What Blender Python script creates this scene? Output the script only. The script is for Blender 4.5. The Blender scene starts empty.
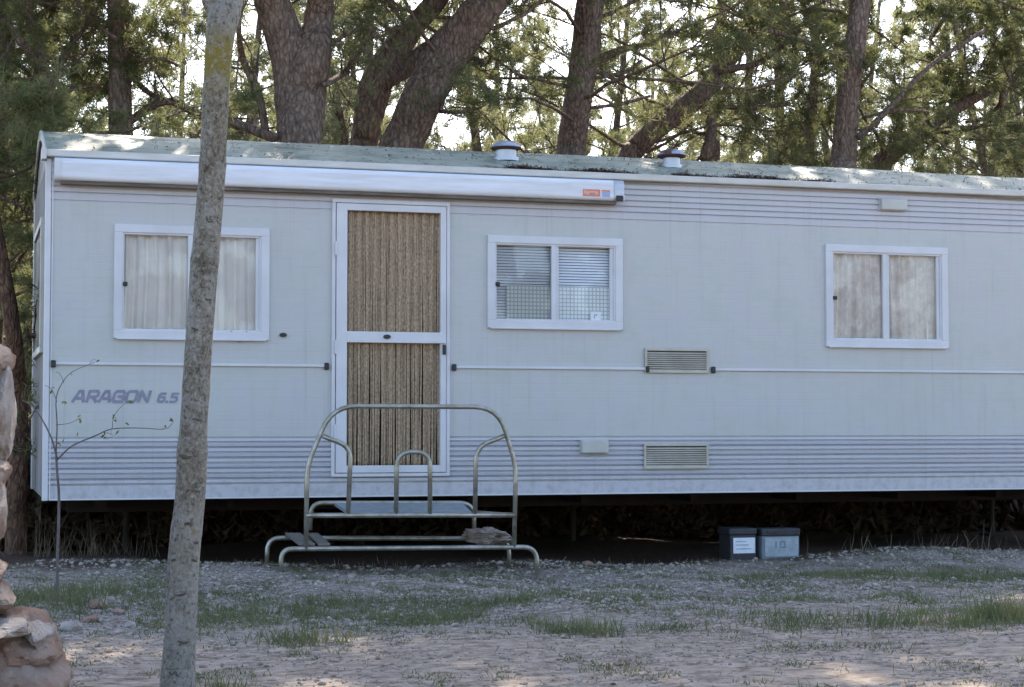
import bpy, bmesh, math, random
import numpy as np
from mathutils import Vector, noise as mnoise
random.seed(11); rng = np.random.default_rng(11)
PI = math.pi
sc = bpy.context.scene
col = sc.collection

# ------------------------------------------------------------------ camera model
W_, H_, f = 1024, 687, 1810.0
th = math.atan(f / 6036.0); pt = math.atan(81 / f)
A3 = np.array
Zv = A3([0, 0, 1.0])
fh = A3([math.sin(th), math.cos(th), 0]); Rv = A3([math.cos(th), -math.sin(th), 0])
Fv = math.cos(pt) * fh + math.sin(pt) * Zv; Uv = math.cos(pt) * Zv - math.sin(pt) * fh
def ray(px, py): return Fv + Rv * (px - 512) / f + Uv * (343.5 - py) / f
D0 = f / 140.3
CAM = A3([0, 0, 1.0]); CAM[1] = -D0 * ray(390, 496)[1]
def onY(px, py, y=0.0):
    v = ray(px, py); return CAM + v * ((y - CAM[1]) / v[1])
CAM[0] = -onY(46, 330)[0]
def onG(px, py, z=0.0):
    v = ray(px, py); return CAM + v * ((z - CAM[2]) / v[2])
def depth(p): return float((A3(p) - CAM) @ Fv)
def project(P):
    v = A3(P) - CAM; d = v @ Fv
    return 512 + f * (v @ Rv) / d, 343.5 - f * (v @ Uv) / d

# ------------------------------------------------------------------ material helpers
def mat(name, col=(0.5, 0.5, 0.5), rough=0.6, metal=0.0, spec=0.5):
    m = bpy.data.materials.new(name); m.use_nodes = True
    nt = m.node_tree; b = nt.nodes['Principled BSDF']
    b.inputs['Base Color'].default_value = (*col, 1); b.inputs['Roughness'].default_value = rough
    b.inputs['Metallic'].default_value = metal; b.inputs['Specular IOR Level'].default_value = spec
    return m, nt, b
def nd(nt, t, **kw):
    n = nt.nodes.new(t)
    for k, v in kw.items(): setattr(n, k, v)
    return n
def coords(nt, scale=(1, 1, 1), geo=False):
    tc = nd(nt, 'ShaderNodeNewGeometry') if geo else nd(nt, 'ShaderNodeTexCoord')
    mp = nd(nt, 'ShaderNodeMapping'); mp.inputs['Scale'].default_value = scale
    nt.links.new(tc.outputs['Position' if geo else 'Object'], mp.inputs['Vector']); return mp.outputs['Vector']
def noise(nt, vec, scale, detail=4, rough=0.6, dist=0.0):
    n = nd(nt, 'ShaderNodeTexNoise'); n.inputs['Scale'].default_value = scale
    n.inputs['Detail'].default_value = detail; n.inputs['Roughness'].default_value = rough
    n.inputs['Distortion'].default_value = dist
    nt.links.new(vec, n.inputs['Vector']); return n.outputs['Fac']
def ramp(nt, fac, stops):
    r = nd(nt, 'ShaderNodeValToRGB'); e = r.color_ramp.elements
    while len(e) < len(stops): e.new(0.5)
    for i, (p, c) in enumerate(stops):
        e[i].position = p; e[i].color = (*c, 1) if len(c) == 3 else c
    nt.links.new(fac, r.inputs['Fac']); return r.outputs['Color']
def mix(nt, fac, a, b, mode='MIX'):
    n = nd(nt, 'ShaderNodeMix', data_type='RGBA', blend_type=mode)
    for s, v in ((0, fac), (6, a), (7, b)):
        if isinstance(v, (int, float)): n.inputs[s].default_value = v
        elif isinstance(v, tuple): n.inputs[s].default_value = (*v, 1)
        else: nt.links.new(v, n.inputs[s])
    return n.outputs[2]
def bump(nt, b, h, strength=0.3, dist=0.01):
    n = nd(nt, 'ShaderNodeBump'); n.inputs['Strength'].default_value = strength; n.inputs['Distance'].default_value = dist
    nt.links.new(h, n.inputs['Height']); nt.links.new(n.outputs['Normal'], b.inputs['Normal'])
def math_(nt, op, a, b=0.0, clamp=False):
    n = nd(nt, 'ShaderNodeMath', operation=op, use_clamp=clamp)
    for i, v in enumerate((a, b)):
        if isinstance(v, (int, float)): n.inputs[i].default_value = v
        else: nt.links.new(v, n.inputs[i])
    return n.outputs[0]
def sepxyz(nt, vec):
    n = nd(nt, 'ShaderNodeSeparateXYZ'); nt.links.new(vec, n.inputs[0]); return n.outputs
def smooth_mask(nt, v, a, b):
    n = nd(nt, 'ShaderNodeMapRange', interpolation_type='SMOOTHSTEP')
    n.inputs['From Min'].default_value = a; n.inputs['From Max'].default_value = b
    nt.links.new(v, n.inputs['Value']); return n.outputs['Result']
M = {}
def simple(name, c1, c2, scale=(1, 1, 1), ns=6.0, rough=0.6, metal=0.0, bmp=0.0, bs=40, lo=0.35, hi=0.65, spec=0.5, geo=False):
    m, nt, b = mat(name, c1, rough, metal, spec)
    v = coords(nt, scale, geo); n = noise(nt, v, ns, 6)
    nt.links.new(ramp(nt, n, [(lo, c1), (hi, c2)]), b.inputs['Base Color'])
    if bmp: bump(nt, b, noise(nt, v, bs, 4), bmp, 0.01)
    M[name] = m; return m

simple('white_alu', (0.64, 0.63, 0.635), (0.56, 0.55, 0.55), (1, 1, 1), 3, 0.5)
simple('awning_white', (0.76, 0.76, 0.79), (0.62, 0.62, 0.62), (0.5, 3, 6), 4, 0.6)
simple('plastic_cream', (0.52, 0.51, 0.46), (0.44, 0.43, 0.38), ns=5, rough=0.5)
simple('gutter_cream', (0.60, 0.585, 0.54), (0.50, 0.48, 0.43), (1, 4, 4), 4, 0.5)
simple('scar_bark', (0.05, 0.04, 0.032), (0.11, 0.09, 0.07), ns=40, rough=0.95)
simple('black_rubber', (0.012, 0.012, 0.013), (0.02, 0.02, 0.02), rough=0.5)
simple('dark_inside', (0.035, 0.032, 0.03), (0.025, 0.022, 0.02), rough=0.9)
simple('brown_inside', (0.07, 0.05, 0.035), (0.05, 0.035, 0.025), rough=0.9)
simple('chassis_steel', (0.014, 0.011, 0.010), (0.028, 0.015, 0.010), ns=9, rough=0.85)
simple('galvanised', (0.44, 0.42, 0.36), (0.26, 0.23, 0.17), (1, 1, 1), 14, 0.38, 0.7)
simple('tread_plate', (0.30, 0.33, 0.34), (0.22, 0.24, 0.25), ns=18, rough=0.6, metal=0.3, bmp=0.4, bs=160)
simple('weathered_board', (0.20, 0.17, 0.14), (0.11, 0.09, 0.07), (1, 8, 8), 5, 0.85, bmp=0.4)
simple('vent_metal', (0.50, 0.52, 0.56), (0.40, 0.40, 0.42), ns=9, rough=0.4, metal=0.5)
simple('vent_cap_clean', (0.40, 0.44, 0.52), (0.30, 0.32, 0.38), ns=10, rough=0.35, metal=0.4)
simple('vent_cap_rust', (0.32, 0.34, 0.40), (0.10, 0.05, 0.035), ns=11, rough=0.5, metal=0.3, lo=0.42, hi=0.55)
simple('vent_under', (0.04, 0.02, 0.015), (0.08, 0.035, 0.02), ns=20, rough=0.9)
simple('sticker_orange', (0.72, 0.16, 0.07), (0.65, 0.2, 0.1), ns=30, rough=0.5)
simple('sticker_text', (0.75, 0.62, 0.55), (0.7, 0.55, 0.5), ns=30, rough=0.5)
simple('sticker_blue', (0.26, 0.34, 0.55), (0.36, 0.42, 0.58), ns=60, rough=0.5)
simple('sticker_white', (0.70, 0.71, 0.70), (0.64, 0.66, 0.66), ns=30, rough=0.5)
simple('lettering', (0.20, 0.195, 0.25), (0.27, 0.265, 0.32), ns=25, rough=0.6)
simple('cord_grey', (0.28, 0.30, 0.34), (0.25, 0.26, 0.3), rough=0.6)
simple('box_black', (0.02, 0.02, 0.022), (0.035, 0.035, 0.038), ns=12, rough=0.55)
simple('box_grey', (0.22, 0.25, 0.27), (0.14, 0.16, 0.18), ns=8, rough=0.5)
simple('box_panel', (0.36, 0.40, 0.42), (0.24, 0.28, 0.30), ns=14, rough=0.5)
simple('paper_label', (0.70, 0.72, 0.75), (0.6, 0.62, 0.66), ns=14, rough=0.7)
simple('label_print', (0.22, 0.25, 0.30), (0.28, 0.3, 0.36), ns=14, rough=0.7)
simple('grille_beige', (0.52, 0.48, 0.40), (0.42, 0.37, 0.29), ns=7, rough=0.55)
simple('blind_slat', (0.78, 0.79, 0.83), (0.70, 0.72, 0.76), ns=4, rough=0.5)

def mk_wall():
    m, nt, b = mat('wall_siding', rough=0.42)
    v = coords(nt); s = sepxyz(nt, v)
    z = s[2]
    up = smooth_mask(nt, z, 2.522, 2.528); lo = smooth_mask(nt, z, 0.913, 0.907)
    band = math_(nt, 'MAXIMUM', up, lo)
    hv = ramp(nt, noise(nt, coords(nt, (1, 1, 1.5)), 3.2, 6, 0.7), [(0.36, (0.455, 0.47, 0.43)), (0.5, (0.49, 0.485, 0.455)), (0.64, (0.485, 0.465, 0.465))])
    base = mix(nt, band, hv, (0.50, 0.49, 0.51))
    # printed mauve stripes in the lower band, pitch of the ribs
    st = math_(nt, 'PINGPONG', math_(nt, 'SUBTRACT', z, 0.6), 0.036)
    stm = math_(nt, 'MULTIPLY', smooth_mask(nt, st, 0.012, 0.024), math_(nt, 'MULTIPLY', smooth_mask(nt, z, 0.60, 0.63), smooth_mask(nt, z, 0.90, 0.85)))
    base = mix(nt, math_(nt, 'MULTIPLY', stm, 0.5), base, (0.31, 0.31, 0.37))
    # grime: vertical streaks + blotches
    g1 = noise(nt, coords(nt, (6, 1, 0.5)), 2.2, 5); g2 = noise(nt, v, 1.3, 5)
    base = mix(nt, ramp(nt, g1, [(0.52, (0, 0, 0)), (0.75, (0.3, 0.3, 0.3))]), base, (0.36, 0.36, 0.32))
    base = mix(nt, ramp(nt, g2, [(0.5, (0, 0, 0)), (0.72, (0.30, 0.30, 0.30))]), base, (0.40, 0.41, 0.37))
    g3 = noise(nt, coords(nt, (1.5, 1, 1)), 7, 4)
    base = mix(nt, ramp(nt, g3, [(0.66, (0, 0, 0)), (0.8, (0.3, 0.3, 0.3))]), base, (0.32, 0.32, 0.28))
    nt.links.new(base, b.inputs['Base Color'])
    dn = noise(nt, v, 2.5, 2); sp_ = smooth_mask(nt, z, 0.75, 0.49)
    base = mix(nt, math_(nt, 'MULTIPLY', sp_, ramp(nt, noise(nt, v, 14, 6, 0.7), [(0.45, (0, 0, 0)), (0.7, (0.55, 0.55, 0.55))])), base, (0.24, 0.20, 0.165))
    dr = noise(nt, coords(nt, (16, 1, 0.35)), 1.6, 4); base = mix(nt, ramp(nt, dr, [(0.60, (0, 0, 0)), (0.78, (0.38, 0.38, 0.38))]), base, (0.26, 0.235, 0.20))
    nt.links.new(base, b.inputs['Base Color'])
    bump(nt, b, dn, 0.35, 0.02)
    M['wall_siding'] = m
mk_wall()
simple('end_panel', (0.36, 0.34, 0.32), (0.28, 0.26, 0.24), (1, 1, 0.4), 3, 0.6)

def mk_roof():
    m, nt, b = mat('roof_sheet', rough=0.5)
    v = coords(nt)
    n1 = noise(nt, coords(nt, (1, 2.0, 1)), 3.2, 9, 0.7); n2 = noise(nt, v, 9, 6)
    c = ramp(nt, n1, [(0.32, (0.12, 0.12, 0.085)), (0.45, (0.26, 0.27, 0.205)), (0.58, (0.36, 0.365, 0.285)), (0.72, (0.22, 0.21, 0.15))])
    c = mix(nt, ramp(nt, n2, [(0.6, (0, 0, 0)), (0.72, (0.75, 0.75, 0.75))]), c, (0.13, 0.12, 0.08))
    nt.links.new(c, b.inputs['Base Color']); bump(nt, b, n2, 0.15, 0.01)
    M['roof_sheet'] = m
mk_roof()

def mk_glass():
    m = bpy.data.materials.new('window_glass'); m.use_nodes = True; nt = m.node_tree; nt.nodes.clear()
    o = nd(nt, 'ShaderNodeOutputMaterial'); mx = nd(nt, 'ShaderNodeMixShader')
    t = nd(nt, 'ShaderNodeBsdfTransparent'); t.inputs[0].default_value = (0.97, 0.98, 0.98, 1)
    g = nd(nt, 'ShaderNodeBsdfGlossy'); g.inputs['Roughness'].default_value = 0.02
    fr = nd(nt, 'ShaderNodeFresnel'); fr.inputs['IOR'].default_value = 1.5
    vec = coords(nt); n = noise(nt, vec, 1.2, 2)
    bp = nd(nt, 'ShaderNodeBump'); bp.inputs['Strength'].default_value = 0.04; bp.inputs['Distance'].default_value = 0.05
    nt.links.new(n, bp.inputs['Height']); nt.links.new(bp.outputs[0], g.inputs['Normal'])
    nt.links.new(fr.outputs[0], mx.inputs[0]); nt.links.new(t.outputs[0], mx.inputs[1]); nt.links.new(g.outputs[0], mx.inputs[2])
    nt.links.new(mx.outputs[0], o.inputs[0]); M['glass'] = m
mk_glass()

def mk_cloth(name, c1, c2, ns, grid=0):
    m, nt, b = mat(name, c1, 0.9)
    v = coords(nt); n = noise(nt, v, ns, 6, 0.7)
    c = ramp(nt, n, [(0.35, c1), (0.65, c2)])
    if grid:
        s = sepxyz(nt, v)
        gx = smooth_mask(nt, math_(nt, 'PINGPONG', s[0], grid), grid * 0.62, grid * 0.82)
        gz = smooth_mask(nt, math_(nt, 'PINGPONG', s[2], grid), grid * 0.62, grid * 0.82)
        c = mix(nt, math_(nt, 'MULTIPLY', math_(nt, 'MAXIMUM', gx, gz), 0.6), c, (0.22, 0.24, 0.27))
    nt.links.new(c, b.inputs['Base Color']); bump(nt, b, noise(nt, v, 60, 3), 0.2, 0.004)
    M[name] = m
mk_cloth('curtain_plain', (0.91, 0.86, 0.80), (0.82, 0.77, 0.72), 6)
mk_cloth('curtain_lace', (0.92, 0.86, 0.80), (0.70, 0.62, 0.56), 14)
mk_cloth('net_check', (0.74, 0.76, 0.72), (0.68, 0.7, 0.66), 8, 0.0145)

def mk_bamboo():
    m, nt, b = mat('bamboo_beads', rough=0.6)
    v = coords(nt, (85, 1, 42)); n = noise(nt, v, 1.0, 3, 0.7)
    v2 = coords(nt, (3, 1, 1.2)); n2 = noise(nt, v2, 3, 3)
    c = ramp(nt, n, [(0.30, (0.17, 0.11, 0.065)), (0.5, (0.38, 0.27, 0.165)), (0.70, (0.60, 0.455, 0.30))])
    c = mix(nt, ramp(nt, n2, [(0.45, (0, 0, 0)), (0.7, (0.3, 0.3, 0.3))]), c, (0.16, 0.11, 0.07))
    nt.links.new(c, b.inputs['Base Color']); M['bamboo_beads'] = m
mk_bamboo()

def mk_bark(name, c, sc_, bstr, lichen=None):
    m, nt, b = mat(name, c[0], 0.92, spec=0.2)
    v = coords(nt, sc_); n = noise(nt, v, 5, 8, 0.7, 0.4)
    cc = ramp(nt, n, [(0.3, c[0]), (0.5, c[1]), (0.72, c[2])])
    if not lichen:
        vo = nd(nt, 'ShaderNodeTexVoronoi', feature='DISTANCE_TO_EDGE'); vo.inputs['Scale'].default_value = 21
        wv = nd(nt, 'ShaderNodeVectorMath', operation='ADD'); nt.links.new(coords(nt, (1, 1, 0.42)), wv.inputs[0])
        nn = nd(nt, 'ShaderNodeTexNoise'); nn.inputs['Scale'].default_value = 14; nn.inputs['Detail'].default_value = 5; sv = nd(nt, 'ShaderNodeVectorMath', operation='SCALE'); sv.inputs['Scale'].default_value = 0.16
        nt.links.new(nn.outputs['Color'], sv.inputs[0]); nt.links.new(sv.outputs[0], wv.inputs[1]); nt.links.new(wv.outputs[0], vo.inputs['Vector'])
        crack = ramp(nt, vo.outputs['Distance'], [(0.0, (1, 1, 1)), (0.2, (0, 0, 0))]); cc = mix(nt, math_(nt, 'MULTIPLY', crack, 0.5), cc, c[0])
        n = math_(nt, 'SUBTRACT', n, math_(nt, 'MULTIPLY', crack, 0.5))
    if lichen:
        l1 = noise(nt, coords(nt), 26, 6, 0.75); cc = mix(nt, ramp(nt, l1, [(0.56, (0, 0, 0)), (0.62, (0.7, 0.7, 0.7))]), cc, (0.33, 0.33, 0.28))
        big = noise(nt, coords(nt, (1, 1, .6)), 7, 5, 0.65); cc = mix(nt, ramp(nt, big, [(0.44, (0, 0, 0)), (0.58, (0.75, 0.75, 0.75))]), cc, (0.44, 0.42, 0.37)); blt = noise(nt, coords(nt, (1, 1, .7)), 12, 6, 0.7); cc = mix(nt, ramp(nt, blt, [(0.56, (0, 0, 0)), (0.64, (0.7, 0.7, 0.7))]), cc, (0.13, 0.105, 0.075))
        sz = sepxyz(nt, coords(nt))[2]; rg = noise(nt, coords(nt, (3, 3, 60)), 1.0, 3)
        cc = mix(nt, math_(nt, 'MULTIPLY', smooth_mask(nt, math_(nt, 'ADD', sz, math_(nt, 'MULTIPLY', l1, 0.5)), 1.3, 0.7), 0.35), cc, (0.40, 0.385, 0.355))
        cc = mix(nt, ramp(nt, rg, [(0.66, (0, 0, 0)), (0.72, (0.55, 0.55, 0.55))]), cc, (0.10, 0.08, 0.065))
        l2 = noise(nt, coords(nt, (1, 1, 0.8)), 19, 7, 0.8)
        s = sepxyz(nt, coords(nt)); hi = smooth_mask(nt, s[2], 1.2, 2.0)
        cc = mix(nt, math_(nt, 'MULTIPLY', ramp(nt, l2, [(0.57, (0, 0, 0)), (0.66, (0.6, 0.6, 0.6))]), hi), cc, (0.25, 0.22, 0.07))
        l3 = noise(nt, coords(nt), 16, 3); cc = mix(nt, ramp(nt, l3, [(0.70, (0, 0, 0)), (0.74, (0.7, 0.7, 0.7))]), cc, (0.36, 0.20, 0.05))
        gs = noise(nt, coords(nt), 55, 4, 0.7); cc = mix(nt, ramp(nt, gs, [(0.55, (0, 0, 0)), (0.63, (0.8, 0.8, 0.8))]), cc, (0.50, 0.48, 0.42)); cc = mix(nt, ramp(nt, gs, [(0.36, (0.8, 0.8, 0.8)), (0.44, (0, 0, 0))]), cc, (0.07, 0.055, 0.04))
        ring = smooth_mask(nt, math_(nt, 'ABSOLUTE', math_(nt, 'SUBTRACT', s[2], 2.33)), 0.15, 0.02)
        cc = mix(nt, math_(nt, 'MULTIPLY', ring, ramp(nt, l1, [(0.38, (0, 0, 0)), (0.5, (0.9, 0.9, 0.9))])), cc, (0.30, 0.24, 0.03))
    nt.links.new(cc, b.inputs['Base Color']); bump(nt, b, n, bstr, 0.03)
    M[name] = m
mk_bark('pine_bark', [(0.065, 0.044, 0.033), (0.225, 0.158, 0.12), (0.39, 0.295, 0.235)], (5, 5, 2.4), 0.9)
mk_bark('red_bark', [(0.05, 0.03, 0.02), (0.17, 0.095, 0.06), (0.30, 0.19, 0.12)], (5, 5, 2), 0.9)
mk_bark('young_bark', [(0.10, 0.08, 0.055), (0.29, 0.26, 0.20), (0.46, 0.43, 0.35)], (22, 22, 12), 1.0, True)
mk_bark('twig_bark', [(0.09, 0.075, 0.07), (0.15, 0.125, 0.12), (0.21, 0.18, 0.17)], (10, 10, 3), 0.2)

def mk_leaf(name, cols, ns, trans=0.45):
    m, nt, b = mat(name, cols[0], 0.6, spec=0.25)
    v = coords(nt, geo=True); n = noise(nt, v, ns, 5, 0.7); n2 = noise(nt, v, 22, 2)
    c = ramp(nt, n, [(0.32, cols[0]), (0.5, cols[1]), (0.68, cols[2])])
    c = mix(nt, ramp(nt, n2, [(0.55, (0, 0, 0)), (0.75, (0.6, 0.6, 0.6))]), c, cols[3])
    nt.links.new(c, b.inputs['Base Color'])
    tr = nd(nt, 'ShaderNodeBsdfTranslucent'); nt.links.new(c, tr.inputs['Color'])
    mx = nd(nt, 'ShaderNodeMixShader'); mx.inputs[0].default_value = trans
    o = nt.nodes['Material Output']
    nt.links.new(b.outputs[0], mx.inputs[1]); nt.links.new(tr.outputs[0], mx.inputs[2]); nt.links.new(mx.outputs[0], o.inputs[0])
    M[name] = m
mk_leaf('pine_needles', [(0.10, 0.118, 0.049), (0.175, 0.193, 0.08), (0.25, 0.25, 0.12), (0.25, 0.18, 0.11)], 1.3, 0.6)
mk_leaf('far_needles', [(0.155, 0.172, 0.085), (0.245, 0.255, 0.13), (0.33, 0.325, 0.18), (0.33, 0.25, 0.165)], 0.8, 0.6)  # paler than the near needles: backlit glow and veiling haze put into the colour
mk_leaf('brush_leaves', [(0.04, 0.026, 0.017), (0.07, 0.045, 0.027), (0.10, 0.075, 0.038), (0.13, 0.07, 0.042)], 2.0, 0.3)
mk_leaf('grass_blades', [(0.08, 0.098, 0.038), (0.13, 0.15, 0.06), (0.21, 0.195, 0.09), (0.27, 0.20, 0.115)], 4, 0.35)
mk_leaf('dry_straw', [(0.15, 0.11, 0.07), (0.22, 0.17, 0.11), (0.30, 0.24, 0.16), (0.12, 0.08, 0.05)], 6, 0.2)
mk_leaf('young_leaves', [(0.09, 0.12, 0.03), (0.13, 0.16, 0.04), (0.18, 0.18, 0.05), (0.16, 0.10, 0.05)], 6, 0.4)
mk_leaf('needle_litter', [(0.06, 0.034, 0.022), (0.105, 0.06, 0.036), (0.16, 0.10, 0.06), (0.19, 0.125, 0.08)], 8, 0.05)

def mk_rock():
    m, nt, b = mat('limestone', rough=0.9, spec=0.2)
    v = coords(nt); n = noise(nt, v, 3, 8, 0.7); n2 = noise(nt, v, 34, 8, 0.75)
    c = ramp(nt, n, [(0.3, (0.24, 0.14, 0.09)), (0.48, (0.34, 0.215, 0.155)), (0.62, (0.42, 0.33, 0.27)), (0.75, (0.5, 0.46, 0.42))])
    c = mix(nt, ramp(nt, n2, [(0.55, (0, 0, 0)), (0.75, (0.6, 0.6, 0.6))]), c, (0.19, 0.15, 0.125))
    nt.links.new(c, b.inputs['Base Color']); bump(nt, b, n2, 0.8, 0.03); M['limestone'] = m
    m, nt, b = mat('limestone_pale', rough=0.9, spec=0.2)
    v = coords(nt); n = noise(nt, v, 9, 10, 0.75)
    c = ramp(nt, n, [(0.3, (0.24, 0.165, 0.12)), (0.5, (0.42, 0.35, 0.30)), (0.7, (0.55, 0.50, 0.46))])
    nt.links.new(c, b.inputs['Base Color']); bump(nt, b, noise(nt, v, 34, 8, 0.75), 1.0, 0.02); M['limestone_pale'] = m
    m, nt, b = mat('gravel_stone', rough=0.9, spec=0.2)
    v = coords(nt, geo=True); n = noise(nt, v, 48, 3)
    n2 = noise(nt, v, 2.0, 3)
    c = ramp(nt, n, [(0.28, (0.08, 0.062, 0.05)), (0.40, (0.21, 0.175, 0.14)), (0.52, (0.33, 0.285, 0.235)), (0.62, (0.43, 0.375, 0.315)), (0.74, (0.36, 0.25, 0.17))])
    nt.links.new(c, b.inputs['Base Color']); M['gravel_stone'] = m
mk_rock()

simple('track_grit', (0.24, 0.18, 0.14), (0.44, 0.36, 0.30), ns=9, rough=0.95, geo=True, spec=0.1)
def mk_ground():
    m, nt, b = mat('ground_soil', rough=0.95, spec=0.15)
    v = coords(nt); s = sepxyz(nt, v)
    wob = math_(nt, 'MULTIPLY', math_(nt, 'SUBTRACT', noise(nt, v, 0.9, 5), 0.5), 2.2)
    y = math_(nt, 'ADD', s[1], wob)
    ng = noise(nt, v, 30, 5, 0.75); nm = noise(nt, v, 3.5, 6)
    gravel = ramp(nt, ng, [(0.34, (0.08, 0.06, 0.045)), (0.5, (0.27, 0.22, 0.18)), (0.64, (0.50, 0.43, 0.37))])
    gravel = mix(nt, ramp(nt, nm, [(0.5, (0, 0, 0)), (0.65, (0.7, 0.7, 0.7))]), gravel, (0.15, 0.115, 0.08))
    nd_ = noise(nt, coords(nt, (1, 1.4, 1)), 9, 10, 0.75)
    dirt = ramp(nt, nd_, [(0.36, (0.12, 0.087, 0.061)), (0.47, (0.285, 0.223, 0.170)), (0.62, (0.44, 0.357, 0.285))])
    dirt = mix(nt, ramp(nt, ng, [(0.6, (0, 0, 0)), (0.75, (0.5, 0.5, 0.5))]), dirt, (0.36, 0.31, 0.27))
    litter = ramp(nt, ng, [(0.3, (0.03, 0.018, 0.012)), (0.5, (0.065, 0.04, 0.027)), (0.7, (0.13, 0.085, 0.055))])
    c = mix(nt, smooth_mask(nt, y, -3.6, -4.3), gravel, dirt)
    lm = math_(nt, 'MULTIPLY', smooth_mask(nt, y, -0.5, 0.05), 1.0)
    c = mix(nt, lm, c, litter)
    nt.links.new(c, b.inputs['Base Color']); bump(nt, b, mix(nt, 0.5, ng, nd_), 0.9, 0.03)
    M['ground_soil'] = m
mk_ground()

# ------------------------------------------------------------------ mesh helpers
class MB:
    def __init__(s): s.v = []; s.f = []; s.mi = []
    def add(s, vs, fs, mi=0):
        o = len(s.v); s.v += [tuple(map(float, p)) for p in vs]
        s.f += [tuple(i + o for i in q) for q in fs]; s.mi += [mi] * len(fs); return s
    def box(s, x0, x1, y0, y1, z0, z1, mi=0):
        vs = [(x, y, z) for z in (z0, z1) for y in (y0, y1) for x in (x0, x1)]
        return s.add(vs, [(0, 2, 3, 1), (4, 5, 7, 6), (0, 1, 5, 4), (2, 6, 7, 3), (0, 4, 6, 2), (1, 3, 7, 5)], mi)
    def bbox(s, x0, x1, y0, y1, z0, z1, b=0.004, mi=0):      # bevelled box
        bm = bmesh.new(); bmesh.ops.create_cube(bm, size=1)
        for v in bm.verts:
            v.co = Vector(((x0 + x1) / 2 + v.co.x * (x1 - x0), (y0 + y1) / 2 + v.co.y * (y1 - y0), (z0 + z1) / 2 + v.co.z * (z1 - z0)))
        bmesh.ops.bevel(bm, geom=bm.edges[:], offset=b, segments=2, affect='EDGES', profile=0.5)
        bm.verts.index_update()
        s.add([v.co[:] for v in bm.verts], [[v.index for v in q.verts] for q in bm.faces], mi); bm.free(); return s
    def tube(s, path, rad, n=8, mi=0, cap=True, jit=0.0):
        P = [A3(p, dtype=float) for p in path]
        if not hasattr(rad, '__len__'): rad = [rad] * len(P)
        vs = []; fs = []; up = None
        for i, p in enumerate(P):
            t = P[min(i + 1, len(P) - 1)] - P[max(i - 1, 0)]; t = t / (np.linalg.norm(t) + 1e-9)
            if up is None:
                up = A3([1.0, 0, 0]) if abs(t[0]) < 0.8 else A3([0, 0, 1.0])
            a = up - t * (up @ t); a /= np.linalg.norm(a) + 1e-9; up = a; bb = np.cross(t, a)
            for k in range(n):
                q = 2 * PI * k / n
                r = rad[i]
                if jit:
                    r *= 1 + jit * mnoise.noise(Vector((p[0] * 2 + math.cos(q) * 1.7, p[1] * 2 + math.sin(q) * 1.7, p[2] * 1.6)))*1.2 + jit * 0.6 * mnoise.noise(Vector((p[0] * 9 + math.cos(q) * 4, p[1] * 9 + math.sin(q) * 4, p[2] * 6)))
                vs.append(p + r * (math.cos(q) * a + math.sin(q) * bb))
        for i in range(len(P) - 1):
            for k in range(n):
                fs.append((i * n + k, i * n + (k + 1) % n, (i + 1) * n + (k + 1) % n, (i + 1) * n + k))
        if cap: fs.append(tuple(range(n))[::-1]); fs.append(tuple((len(P) - 1) * n + k for k in range(n)))
        return s.add(vs, fs, mi)
    def lathe(s, prof, c, n=24, mi=0):
        vs = [(c[0] + r * math.cos(2 * PI * k / n), c[1] + r * math.sin(2 * PI * k / n), c[2] + z) for r, z in prof for k in range(n)]
        fs = [(i * n + k, i * n + (k + 1) % n, (i + 1) * n + (k + 1) % n, (i + 1) * n + k) for i in range(len(prof) - 1) for k in range(n)]
        fs += [tuple(range(n))[::-1], tuple((len(prof) - 1) * n + k for k in range(n))]
        return s.add(vs, fs, mi)
    def prism_x(s, poly, x0, x1, mi=0):                        # poly of (y, z), extruded along x
        n = len(poly); vs = [(x, y, z) for x in (x0, x1) for y, z in poly]
        fs = [(k, (k + 1) % n, n + (k + 1) % n, n + k) for k in range(n)] + [tuple(range(n))[::-1], tuple(range(n, 2 * n))]
        return s.add(vs, fs, mi)
    def ring(s, x0, x1, z0, z1, w, y0, y1, b=0.004, mi=0):       # rectangular frame, butted members
        s.bbox(x0, x1, y0, y1, z1 - w, z1, b, mi); s.bbox(x0, x1, y0, y1, z0, z0 + w, b, mi)
        s.bbox(x0, x0 + w, y0 + .001, y1 - .001, z0 + w - .002, z1 - w + .002, b, mi); s.bbox(x1 - w, x1, y0 + .001, y1 - .001, z0 + w - .002, z1 - w + .002, b, mi); return s
    def build(s, name, mats, parent=None, smooth=False, loc=None):
        me = bpy.data.meshes.new(name)
        vs = s.v
        if loc is not None: vs = [(p[0] - loc[0], p[1] - loc[1], p[2] - loc[2]) for p in vs]
        me.from_pydata(vs, [], s.f)
        for m in (mats if isinstance(mats, (list, tuple)) else [mats]): me.materials.append(m)
        me.polygons.foreach_set('material_index', s.mi)
        bm = bmesh.new(); bm.from_mesh(me); bmesh.ops.recalc_face_normals(bm, faces=bm.faces[:]); bm.to_mesh(me); bm.free()
        if smooth is True: me.polygons.foreach_set('use_smooth', [True] * len(me.polygons))
        elif smooth: me.polygons.foreach_set('use_smooth', [True] * len(me.polygons)); me.set_sharp_from_angle(angle=smooth)
        o = bpy.data.objects.new(name, me); col.objects.link(o)
        if loc is not None: o.location = loc
        if parent: o.parent = parent
        return o
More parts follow.
